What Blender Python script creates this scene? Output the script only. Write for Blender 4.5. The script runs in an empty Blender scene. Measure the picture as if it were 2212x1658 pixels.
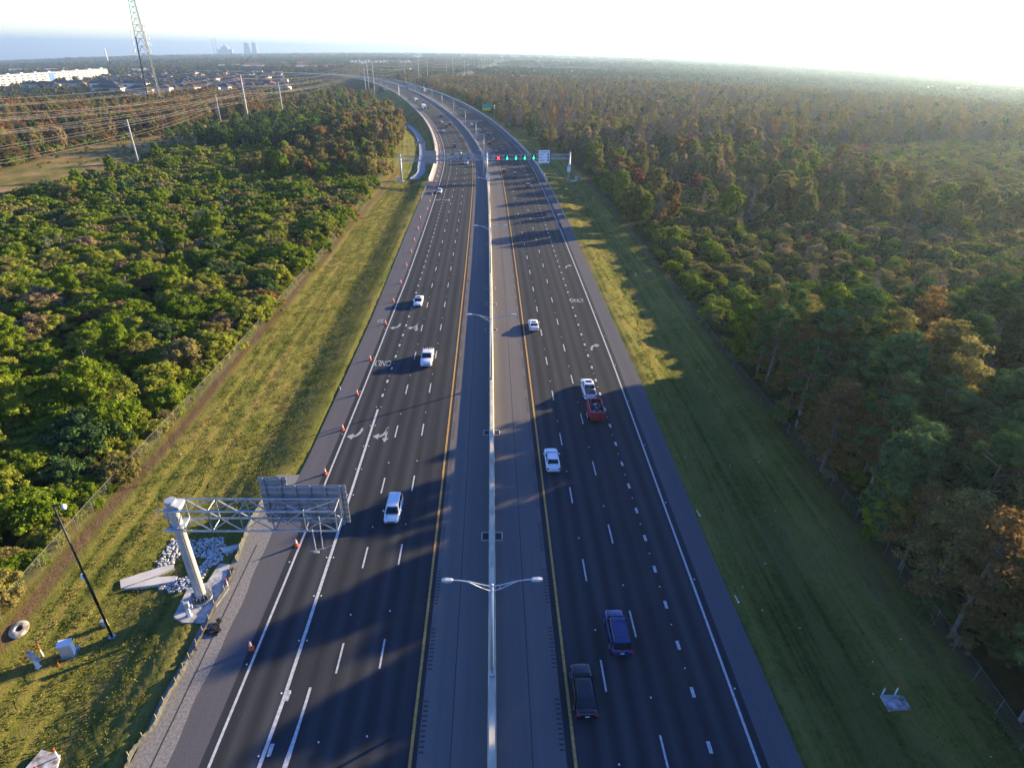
import bpy, math, random
import numpy as np
from mathutils import Vector, Matrix

random.seed(7); RNG = np.random.default_rng(11)
SC = bpy.context.scene; COL = SC.collection

# ------------------------------------------------------------------ camera, sky, sun, exposure
F, CX, CY = 1300.0, 1106.0, 829.0              # measured on a 2212 x 1658 view of the photograph
TH = math.atan((829 - 113) / F); PSI = math.atan(43 / F * math.cos(TH)); RO = math.radians(1.09)
CAMH = 54.4 * math.cos(TH)
def _Rx(a): c, s = math.cos(a), math.sin(a); return np.array([[1, 0, 0], [0, c, -s], [0, s, c]])
def _Rz(a): c, s = math.cos(a), math.sin(a); return np.array([[c, -s, 0], [s, c, 0], [0, 0, 1]])
RM = _Rz(-PSI) @ _Rx(math.pi / 2 - TH) @ _Rz(RO)
CAMP = np.array([0, 0, CAMH])
cd = bpy.data.cameras.new('camera'); cam = bpy.data.objects.new('camera', cd); COL.objects.link(cam)
cd.sensor_width = 36; cd.lens = 36 * F / 2212; cd.clip_start = 1; cd.clip_end = 60000
m4 = Matrix([list(RM[i]) + [float(CAMP[i])] for i in range(3)] + [[0, 0, 0, 1]])
cam.matrix_world = m4; SC.camera = cam

SUN_AZ, SUN_EL = math.radians(59), math.radians(11.5)   # azimuth clockwise from the road direction (+Y)
w = bpy.data.worlds.new("World"); SC.world = w; w.use_nodes = True
nt = w.node_tree; bg = nt.nodes['Background']
sky = nt.nodes.new('ShaderNodeTexSky'); sky.sky_type = 'NISHITA'; sky.sun_disc = False
sky.sun_elevation = SUN_EL; sky.sun_rotation = SUN_AZ
sky.air_density = 1.0; sky.dust_density = 0.35; sky.ozone_density = 3.0; sky.altitude = 20
HAZE_D = 1.2e-4
# sky colour tinted by height: whitened near the horizon, blued overhead to cool the shade
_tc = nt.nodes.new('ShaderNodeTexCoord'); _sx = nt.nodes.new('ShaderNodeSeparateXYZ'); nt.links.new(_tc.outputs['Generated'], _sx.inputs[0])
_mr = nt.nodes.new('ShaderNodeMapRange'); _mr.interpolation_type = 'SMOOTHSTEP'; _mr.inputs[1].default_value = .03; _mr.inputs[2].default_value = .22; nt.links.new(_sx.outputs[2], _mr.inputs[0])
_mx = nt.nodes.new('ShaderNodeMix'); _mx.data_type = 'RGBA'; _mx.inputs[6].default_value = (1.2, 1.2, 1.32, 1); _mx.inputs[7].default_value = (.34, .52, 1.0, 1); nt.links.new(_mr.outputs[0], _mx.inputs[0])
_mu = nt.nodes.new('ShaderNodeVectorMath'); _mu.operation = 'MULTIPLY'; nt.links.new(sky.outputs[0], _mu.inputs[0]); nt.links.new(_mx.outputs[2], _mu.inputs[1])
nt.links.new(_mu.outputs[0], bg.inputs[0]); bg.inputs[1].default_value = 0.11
sl = bpy.data.lights.new('sun', 'SUN'); so = bpy.data.objects.new('sun', sl); COL.objects.link(so)
sl.energy = 4.9; sl.angle = math.radians(0.55); sl.color = (1.0, 0.80, 0.44)
SUND = Vector((math.cos(SUN_EL) * math.sin(SUN_AZ), math.cos(SUN_EL) * math.cos(SUN_AZ), math.sin(SUN_EL)))
so.rotation_euler = SUND.to_track_quat('Z', 'Y').to_euler(); so.location = (300, 200, 200)
SC.view_settings.view_transform = 'Standard'; SC.view_settings.look = 'None'
SC.view_settings.exposure = 1.85; SC.view_settings.gamma = 1

SC.render.engine = 'CYCLES'
cy = SC.cycles; cy.max_bounces = 5; cy.diffuse_bounces = 2; cy.glossy_bounces = 2; cy.transmission_bounces = 2
cy.transparent_max_bounces = 12; cy.volume_bounces = 0; cy.caustics_reflective = False; cy.caustics_refractive = False
cy.use_denoising = True; cy.sample_clamp_indirect = 6

# ------------------------------------------------------------------ photograph pixel -> point in the place
def g_flat(x, y, z=0.0):
    d = RM @ np.array([(x - CX) / F, -(y - CY) / F, -1.0]); t = (z - CAMH) / d[2]; return CAMP + d * t
def proj(p):
    q = RM.T @ (np.array(p, float) - CAMP); return CX - F * q[0] / q[2], CY + F * q[1] / q[2]
def base_z(X, Y):
    """the land falls gently away to both sides of the road's axis, the more the farther out"""
    X = np.asarray(X, float); Y = np.asarray(Y, float)
    xp = np.clip(1.342 * np.tan(np.clip(np.arctan2(X, np.maximum(Y, 1.0)) - PSI, -.84, .84)), -1.5, 1.5)
    z = -0.0200 * xp * xp * np.maximum(0, Y - 400)
    z = z + 14 * np.exp(-(((X + 2900) / 700) ** 2 + ((Y - 5200) / 500) ** 2))
    return z

# ------------------------------------------------------------------ the road's centre line (foot of the median barrier)
def smooth(a, b, x):
    t = np.clip((np.asarray(x, float) - a) / (b - a), 0, 1); return t * t * (3 - 2 * t)
def rise(s): return 6.0 * smooth(360, 640, s) - 4 * smooth(1500, 2300, s)
_bar = [(1063,1658),(1063,1200),(1062,900),(1060,600),(1058,500),(1055,415),(1049,354),(1036,321.5),(1013.5,287.4),(991,262),
        (958.5,235.4),(931.8,217.6),(905,202.7),(875,191),(845.7,180.5),(810,171.5),(760,164.5),(690,160),(540,155),(365,154),(150,160)]
_pts = [(-0.1, -160.0), (-0.1, -60.0)]
for (px, py) in _bar:
    z = 0.0
    for _ in range(60):
        p = g_flat(px, py, z); z = 0.6 * z + 0.4 * (float(base_z(p[0], p[1])) + float(rise(math.hypot(p[0], p[1]))))
    _pts.append((p[0], p[1]))
_P = np.array(_pts)
def catmull(P, n=24):
    out = []
    for i in range(len(P) - 1):
        p0 = P[max(i - 1, 0)]; p1 = P[i]; p2 = P[i + 1]; p3 = P[min(i + 2, len(P) - 1)]
        # centripetal-ish tangents scaled by chord lengths
        d01 = max(np.linalg.norm(p1 - p0), 1e-6); d12 = np.linalg.norm(p2 - p1); d23 = max(np.linalg.norm(p3 - p2), 1e-6)
        m1 = ((p2 - p1) / d12 * d01 + (p1 - p0) / d01 * d12) / (d01 + d12) * d12 if i > 0 else (p2 - p1)
        m2 = ((p3 - p2) / d23 * d12 + (p2 - p1) / d12 * d23) / (d12 + d23) * d12 if i < len(P) - 2 else (p2 - p1)
        for k in range(n):
            t = k / n; h = (2*t**3 - 3*t**2 + 1, t**3 - 2*t**2 + t, -2*t**3 + 3*t**2, t**3 - t**2)
            out.append(h[0] * p1 + h[1] * m1 + h[2] * p2 + h[3] * m2)
    out.append(P[-1]); return np.array(out)
_c = catmull(_P)
for _ in range(30):                                             # relax the kinks
    _c[1:-1] = _c[1:-1] * .5 + (_c[:-2] + _c[2:]) * .25
_s = np.concatenate([[0], np.cumsum(np.hypot(*np.diff(_c, axis=0).T))])
_s0 = np.interp(0.0, _c[:100, 1], _s[:100]); _s -= _s0            # s = 0 under the camera
SS = np.arange(-150, _s[-1], 4.0); CLX = np.interp(SS, _s, _c[:, 0]); CLY = np.interp(SS, _s, _c[:, 1])
for _ in range(12):
    CLX[1:-1] = CLX[1:-1] * .5 + (CLX[:-2] + CLX[2:]) * .25; CLY[1:-1] = CLY[1:-1] * .5 + (CLY[:-2] + CLY[2:]) * .25
DX = np.gradient(CLX, SS); DY = np.gradient(CLY, SS); _n = np.hypot(DX, DY); DX /= _n; DY /= _n
for _ in range(6):
    DX[1:-1] = DX[1:-1] * .5 + (DX[:-2] + DX[2:]) * .25; DY[1:-1] = DY[1:-1] * .5 + (DY[:-2] + DY[2:]) * .25
SMAX = float(SS[-1])
def road_z(s):
    s = np.asarray(s, float); return base_z(np.interp(s, SS, CLX), np.interp(s, SS, CLY)) + rise(s)
def rp(s, t, dz=0.0):
    """point at distance s along the road, t to the right of the centre line"""
    x, y = np.interp(s, SS, CLX), np.interp(s, SS, CLY); dx, dy = np.interp(s, SS, DX), np.interp(s, SS, DY)
    return (float(x + dy * t), float(y - dx * t), float(road_z(s)) + dz)
def heading(s):                                                  # z rotation of something whose own +Y points along the road
    return math.atan2(-float(np.interp(s, SS, DX)), float(np.interp(s, SS, DY)))
def st_of(X, Y):
    """road coordinates (s, t) of many points"""
    X = np.atleast_1d(np.asarray(X, float)); Y = np.atleast_1d(np.asarray(Y, float))
    S = np.full(X.shape, 1e5); T = np.full(X.shape, 1e5)
    sub = slice(None, None, 2); cx, cy, ss, dx, dy = CLX[sub], CLY[sub], SS[sub], DX[sub], DY[sub]
    for a in range(0, len(X), 20000):
        xx, yy = X[a:a+20000, None], Y[a:a+20000, None]
        d2 = (xx - cx) ** 2 + (yy - cy) ** 2; i = np.argmin(d2, axis=1)
        ex, ey = xx[:, 0] - cx[i], yy[:, 0] - cy[i]
        al = ex * dx[i] + ey * dy[i]
        S[a:a+20000] = ss[i] + al; T[a:a+20000] = ex * dy[i] - ey * dx[i]
        far = np.sqrt(d2[np.arange(len(i)), i]) > np.abs(T[a:a+20000]) * 1.5 + 30
        T[a:a+20000][far] = 1e5
    return S, T
def lsh(s): return np.interp(s, [0, 42, 65, 113, 192, 5000], [-26.1, -26.2, -24.4, -24.2, -25.0, -25.3])
def rsh(s): return np.interp(s, [0, 51, 85, 124, 183, 5000], [23.9, 24.0, 24.9, 24.9, 25.3, 25.6])
def ground_z(X, Y, full=False):
    X = np.atleast_1d(np.asarray(X, float)); Y = np.atleast_1d(np.asarray(Y, float))
    nat = base_z(X, Y)
    S = np.full(X.shape, 1e5); T = np.full(X.shape, 1e5)
    near = (np.abs(X) < 2600) & (Y > -170) & (Y < 2600) & ((X < 260))
    S[near], T[near] = st_of(X[near], Y[near])
    at = np.abs(T); zr = road_z(np.clip(S, SS[0], SMAX))
    edge = np.where(T < 0, -lsh(S) + 1.3 * smooth(66, 60, S) * (T < 0), rsh(S)) + 0.5
    # mown verge: slope down into a swale and up again to the fence
    v = -0.85 * smooth(0, 7, at - edge) + 0.35 * smooth(8, 13, at - edge) + 0.45 * smooth(12, 19, at - edge)
    v = np.where(T > 0, -0.9 * smooth(0, 7, at - edge) - 0.3 * smooth(5, 8.5, at - edge) + 1.1 * smooth(9, 15, at - edge), v)
    for rt in (30.6, 32.6, 36.2, 38.1, 41.0): v = v - .10 * np.exp(-((at - rt - .5 * np.sin(S * .021 + rt)) / .45) ** 2)
    v = np.where(at > 60, 0, v)
    emb = zr - (at - edge) / 2.3
    bridge = (S > 832) & (S < 868)
    z = np.where(at < edge, np.where(bridge, nat - 0.4, zr - 0.14), np.where(bridge, nat - 0.4, np.maximum(nat + v * (at < 60), emb)))
    z = np.where(at > 400, nat, z)
    return (z, S, T) if full else z
def gz(x, y): return float(ground_z(x, y)[0])
def at(px, py, dz=0.0):
    """the ground point seen at pixel (px, py) of the photograph"""
    z = 0.0
    for _ in range(40):
        p = g_flat(px, py, z + dz); z = 0.5 * z + 0.5 * gz(p[0], p[1])
    return float(p[0]), float(p[1]), z
def at_road(px, py, dz=0.0):
    z = 0.0
    for _ in range(30):
        p = g_flat(px, py, z + dz); S, T = st_of(p[0], p[1]); z = 0.5 * z + 0.5 * float(road_z(S[0]))
    return float(S[0]), float(T[0])
def height_to(x, y, z0, py):
    """height above z0 at which the vertical through (x, y) passes image row py"""
    lo, hi = 0.0, min(400.0, CAMH - z0 + (y * math.cos(TH)) / math.sin(TH) - 3)
    for _ in range(50):
        m = (lo + hi) / 2
        if proj((x, y, z0 + m))[1] > py: lo = m
        else: hi = m
    return lo

# ------------------------------------------------------------------ helpers
class MB:
    """collects shapes for one mesh"""
    def __init__(self): self.v = []; self.f = []; self.mi = []; self.cur = 0
    def add(self, vs, fs):
        n = len(self.v); self.v += [tuple(map(float, p)) for p in vs]; self.f += [tuple(i + n for i in f) for f in fs]; self.mi += [self.cur] * len(fs); return self
    def box(self, c, d, rz=0.0, taper=1.0):
        hx, hy, hz = d[0] / 2, d[1] / 2, d[2] / 2; cr, sr = math.cos(rz), math.sin(rz); vs = []
        for sz, k in ((-1, 1.0), (1, taper)):
            for sx, sy in ((-1, -1), (1, -1), (1, 1), (-1, 1)):
                x, y = sx * hx * k, sy * hy * k; vs.append((c[0] + x * cr - y * sr, c[1] + x * sr + y * cr, c[2] + sz * hz))
        return self.add(vs, [(3, 2, 1, 0), (4, 5, 6, 7), (0, 1, 5, 4), (1, 2, 6, 5), (2, 3, 7, 6), (3, 0, 4, 7)])
    def tube(self, a, b, r, r2=None, n=8, cap=True):
        a = Vector(a); b = Vector(b); r2 = r if r2 is None else r2; d = (b - a).normalized()
        u = d.cross(Vector((0, 0, 1)) if abs(d.z) < .95 else Vector((1, 0, 0))).normalized(); v = d.cross(u)
        vs = [tuple(p + (u * math.cos(2*math.pi*i/n) + v * math.sin(2*math.pi*i/n)) * rr) for p, rr in ((a, r), (b, r2)) for i in range(n)]
        fs = [(i, (i + 1) % n, n + (i + 1) % n, n + i) for i in range(n)]
        if cap: fs += [tuple(range(n))[::-1], tuple(range(n, 2 * n))]
        return self.add(vs, [f[::-1] for f in fs])
    def path(self, pts, r, n=6, r2=None):
        m = len(pts)
        for i in range(m - 1):
            ra = r if r2 is None else r + (r2 - r) * i / (m - 1); rb = r if r2 is None else r + (r2 - r) * (i + 1) / (m - 1)
            self.tube(pts[i], pts[i + 1], ra, rb, n)
        return self
    def lathe(self, prof, c=(0, 0, 0), n=24):
        vs = []; fs = []
        for (r, z) in prof:
            for i in range(n): a = 2*math.pi*i/n; vs.append((c[0] + r*math.cos(a), c[1] + r*math.sin(a), c[2] + z))
        for k in range(len(prof) - 1):
            for i in range(n): j = (i + 1) % n; fs.append((k*n + i, k*n + j, (k+1)*n + j, (k+1)*n + i))
        fs.append(tuple(range(n))[::-1]); fs.append(tuple(range((len(prof)-1)*n, len(prof)*n)))
        return self.add(vs, fs)
    def loft(self, rings, cap=True):
        n = len(rings[0]); vs = [p for r in rings for p in r]; fs = []
        for k in range(len(rings) - 1):
            for i in range(n): j = (i + 1) % n; fs.append((k*n + i, k*n + j, (k+1)*n + j, (k+1)*n + i))
        if cap: fs += [tuple(range(n))[::-1], tuple(range((len(rings)-1)*n, len(rings)*n))]
        return self.add(vs, fs)
    def prism(self, poly, z0, z1):
        n = len(poly); vs = [(x, y, z0) for x, y in poly] + [(x, y, z1) for x, y in poly]
        return self.add(vs, [tuple(range(n))[::-1], tuple(range(n, 2*n))] + [(i, (i+1) % n, n + (i+1) % n, n + i) for i in range(n)])
    def build(self, name, mats, parent=None, smooth=False, bevel=0.0):
        me = bpy.data.meshes.new(name); me.from_pydata(self.v, [], self.f)
        mats = mats if isinstance(mats, (list, tuple)) else [mats]
        for m in mats: me.materials.append(m)
        if len(mats) > 1: me.polygons.foreach_set('material_index', self.mi)
        if smooth: me.polygons.foreach_set('use_smooth', [True] * len(me.polygons))
        o = bpy.data.objects.new(name, me); COL.objects.link(o)
        if parent: o.parent = parent
        if bevel:
            b = o.modifiers.new('bevel', 'BEVEL'); b.width = bevel; b.segments = 2; b.limit_method = 'ANGLE'
        return o
def tag(o, label=None, cat=None, group=None, kind=None):
    if label: o['label'] = label
    if cat: o['category'] = cat
    if group: o['group'] = group
    if kind: o['kind'] = kind
    return o
def empty(name, loc, rz=0.0):
    o = bpy.data.objects.new(name, None); o.empty_display_size = .2; COL.objects.link(o); o.location = loc; o.rotation_euler = (0, 0, rz); return o
def copy_tree(o, parent=None):
    c = o.copy(); COL.objects.link(c); c.parent = parent
    for ch in o.children: copy_tree(ch, c)
    return c

def mat(name, col, rough=0.8, metal=0.0, noise=0.0, scale=3.0, col2=None, bump=0.0, emit=None, estr=0, spec=0.3, alpha=None):
    m = bpy.data.materials.new(name); m.use_nodes = True; n = m.node_tree.nodes; l = m.node_tree.links
    b = n['Principled BSDF']; b.inputs['Base Color'].default_value = (*col, 1); b.inputs['Roughness'].default_value = rough
    b.inputs['Metallic'].default_value = metal; b.inputs['Specular IOR Level'].default_value = spec
    if noise or col2:
        tc = n.new('ShaderNodeTexCoord'); no = n.new('ShaderNodeTexNoise'); no.inputs['Scale'].default_value = scale; no.inputs['Detail'].default_value = 6
        l.new(tc.outputs['Object'], no.inputs['Vector'])
        mx = n.new('ShaderNodeMix'); mx.data_type = 'RGBA'
        c2 = col2 if col2 else tuple(c * (1 - noise) for c in col)
        mx.inputs[6].default_value = (*[min(1, c * (1 + noise)) for c in col], 1); mx.inputs[7].default_value = (*c2, 1)
        rr = n.new('ShaderNodeMapRange'); rr.inputs[1].default_value = .35; rr.inputs[2].default_value = .65
        l.new(no.outputs[0], rr.inputs[0]); l.new(rr.outputs[0], mx.inputs[0]); l.new(mx.outputs[2], b.inputs['Base Color'])
        if bump:
            bp = n.new('ShaderNodeBump'); bp.inputs['Strength'].default_value = bump; l.new(no.outputs[0], bp.inputs['Height']); l.new(bp.outputs[0], b.inputs['Normal'])
    if emit: b.inputs['Emission Color'].default_value = (*emit, 1); b.inputs['Emission Strength'].default_value = estr
    if alpha is not None: b.inputs['Alpha'].default_value = alpha
    return m

def node_mat(name):
    m = bpy.data.materials.new(name); m.use_nodes = True; return m, m.node_tree.nodes, m.node_tree.links, m.node_tree.nodes['Principled BSDF']
def N(n, typ, **kw):
    o = n.new(typ)
    for k, v in kw.items():
        if k.startswith('i'): o.inputs[int(k[1:])].default_value = v
        else: setattr(o, k, v)
    return o
def ramp(n, stops):
    r = n.new('ShaderNodeValToRGB'); e = r.color_ramp.elements
    while len(e) > 1: e.remove(e[0])
    e[0].position = stops[0][0]; e[0].color = (*stops[0][1], 1)
    for p, c in stops[1:]: x = e.new(p); x.color = (*c, 1)
    return r

def asphalt(name, c1, c2, streak=.25, grain=.2, wheel=False):
    """asphalt with wheel-path streaks along the road (attribute st = metres along, metres across)"""
    m, n, l, b = node_mat(name); a = N(n, 'ShaderNodeAttribute', attribute_name='st')
    mp = N(n, 'ShaderNodeMapping'); mp.inputs['Scale'].default_value = (.012, .75, 1); l.new(a.outputs['Vector'], mp.inputs['Vector'])
    n1 = N(n, 'ShaderNodeTexNoise'); n1.inputs['Scale'].default_value = 1.0; n1.inputs['Detail'].default_value = 5; l.new(mp.outputs[0], n1.inputs['Vector'])
    mp2 = N(n, 'ShaderNodeMapping'); mp2.inputs['Scale'].default_value = (.08, .2, 1); l.new(a.outputs['Vector'], mp2.inputs['Vector'])
    n2 = N(n, 'ShaderNodeTexNoise'); n2.inputs['Scale'].default_value = 1.0; n2.inputs['Detail'].default_value = 8; n2.inputs['Roughness'].default_value = .7; l.new(mp2.outputs[0], n2.inputs['Vector'])
    n3 = N(n, 'ShaderNodeTexNoise'); n3.inputs['Scale'].default_value = 9.0; n3.inputs['Detail'].default_value = 4; l.new(a.outputs['Vector'], n3.inputs['Vector'])
    r1 = N(n, 'ShaderNodeMapRange'); r1.inputs[1].default_value = .3; r1.inputs[2].default_value = .7; l.new(n1.outputs[0], r1.inputs[0])
    ad = N(n, 'ShaderNodeMath', operation='MULTIPLY_ADD'); ad.inputs[1].default_value = .55; l.new(r1.outputs[0], ad.inputs[0])
    m2 = N(n, 'ShaderNodeMath', operation='MULTIPLY'); m2.inputs[1].default_value = .5; l.new(n2.outputs[0], m2.inputs[0]); l.new(m2.outputs[0], ad.inputs[2])
    mx = N(n, 'ShaderNodeMix', data_type='RGBA'); mx.inputs[6].default_value = (*c1, 1); mx.inputs[7].default_value = (*c2, 1); l.new(ad.outputs[0], mx.inputs[0])
    gr = N(n, 'ShaderNodeMapRange'); gr.inputs[1].default_value = .3; gr.inputs[2].default_value = .7; gr.inputs[3].default_value = 1 - grain; gr.inputs[4].default_value = 1 + grain; l.new(n3.outputs[0], gr.inputs[0])
    mm = N(n, 'ShaderNodeVectorMath', operation='MULTIPLY'); l.new(mx.outputs[2], mm.inputs[0]); l.new(gr.outputs[0], mm.inputs[1]); l.new(mm.outputs[0], b.inputs['Base Color'])
    if wheel:                                                    # paler polished wheel tracks, two to a lane
        sx = N(n, 'ShaderNodeSeparateXYZ'); l.new(a.outputs['Vector'], sx.inputs[0]); ab = N(n, 'ShaderNodeMath', operation='ABSOLUTE'); l.new(sx.outputs[1], ab.inputs[0])
        ma = N(n, 'ShaderNodeMath', operation='MULTIPLY_ADD'); ma.inputs[1].default_value = 6.2832 / 1.84; ma.inputs[2].default_value = -6.2832 / 1.84 * 7.1; l.new(ab.outputs[0], ma.inputs[0])
        co = N(n, 'ShaderNodeMath', operation='COSINE'); l.new(ma.outputs[0], co.inputs[0]); w1 = N(n, 'ShaderNodeMath', operation='MULTIPLY'); l.new(co.outputs[0], w1.inputs[0]); l.new(n1.outputs[0], w1.inputs[1])
        w2 = N(n, 'ShaderNodeMath', operation='MULTIPLY_ADD'); w2.inputs[1].default_value = .45; w2.inputs[2].default_value = 1.0; l.new(w1.outputs[0], w2.inputs[0])
        m3 = N(n, 'ShaderNodeVectorMath', operation='MULTIPLY'); l.new(mm.outputs[0], m3.inputs[0]); l.new(w2.outputs[0], m3.inputs[1]); l.new(m3.outputs[0], b.inputs['Base Color'])
    b.inputs['Roughness'].default_value = .92; b.inputs['Specular IOR Level'].default_value = .12
    return m

M = {}
M['lane'] = asphalt('lane_asphalt', (.024, .026, .030), (.056, .057, .060), wheel=True)
M['shoulder'] = asphalt('shoulder_asphalt', (.092, .088, .092), (.130, .122, .124))
M['inner'] = asphalt('inner_shoulder_asphalt', (.115, .105, .100), (.175, .155, .140))
M['newseal'] = mat('fresh_asphalt', (.022, .022, .023), .8)
M['seam'] = mat('sealed_joint', (.05, .046, .044), .8)
M['white'] = mat('white_road_paint', (.50, .50, .49), .8, noise=.22, scale=3.5)
M['arrow'] = mat('worn_white_paint', (.36, .36, .35), .8, noise=.3, scale=4)
M['yellow'] = mat('yellow_road_paint', (.50, .28, .07), .8, noise=.25, scale=3)
M['bead'] = mat('reflector_white', (.8, .8, .78), .4)
M['concrete'] = mat('concrete', (.52, .49, .42), .85, noise=.18, scale=.8)
M['barrier'] = mat('barrier_concrete', (.56, .49, .36), .85, noise=.2, scale=.5)
M['concrete_old'] = mat('old_concrete', (.42, .40, .37), .9, noise=.35, scale=1.6, bump=.3)
M['steel'] = mat('galvanised_steel', (.42, .44, .47), .42, .75, noise=.15, scale=1.5)
M['steel_pale'] = mat('pale_galvanised_steel', (.50, .52, .54), .5, .45, noise=.1, scale=1)
M['alu'] = mat('sign_back_aluminium', (.36, .35, .34), .5, .5, noise=.12, scale=.7)
M['black'] = mat('black_paint', (.015, .015, .017), .45)
M['dark'] = mat('dark_rubber', (.02, .02, .02), .8)
M['pole_grey'] = mat('weathered_pole', (.50, .48, .45), .8, noise=.1, scale=.4)
M['orange'] = mat('cone_orange', (.85, .12, .03), .55)
M['red'] = mat('red_cap', (.65, .08, .03), .5)
M['wht'] = mat('white_plastic', (.8, .8, .78), .5)
M['glass'] = mat('car_glass', (.012, .014, .018), .08, spec=.6)
M['head'] = mat('headlight_glass', (.55, .58, .6), .15, spec=.6)
M['tail'] = mat('tail_light_red', (.45, .02, .02), .25, spec=.5)
M['chrome'] = mat('chrome', (.6, .6, .62), .2, .9)
M['plate'] = mat('number_plate', (.6, .6, .55), .5)
M['tyre'] = mat('tyre_rubber', (.018, .018, .019), .85)
M['rim'] = mat('alloy_rim', (.45, .46, .48), .35, .7)

def ribbon(name, t0, t1, s0, s1, dz, material, step=4.0, skirt=0.0, kind='structure', parent=None, ns=None):
    s = np.arange(s0, s1 + step * .999, step) if ns is None else np.asarray(ns); s[-1] = s1
    f0 = t0 if callable(t0) else (lambda q: t0); f1 = t1 if callable(t1) else (lambda q: t1)
    vs = []; fs = []; st = []
    for q in s:
        a, b = float(f0(q)), float(f1(q)); vs += [rp(q, a, dz), rp(q, b, dz)]; st += [(q, a, 0), (q, b, 0)]
        if skirt: vs += [rp(q, a, dz - skirt), rp(q, b, dz - skirt)]; st += [(q, a, 0), (q, b, 0)]
    k = 4 if skirt else 2
    for i in range(len(s) - 1):
        o = i * k; fs.append((o, o + 1, o + k + 1, o + k))
        if skirt: fs += [(o + 2, o, o + k, o + k + 2), (o + 1, o + 3, o + k + 3, o + k + 1)]
    b = MB().add(vs, fs); o = b.build(name, material, parent)
    at_ = o.data.attributes.new('st', 'FLOAT_VECTOR', 'POINT'); at_.data.foreach_set('vector', np.array(st, 'f').ravel())
    if kind: o['kind'] = kind
    return o

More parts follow.
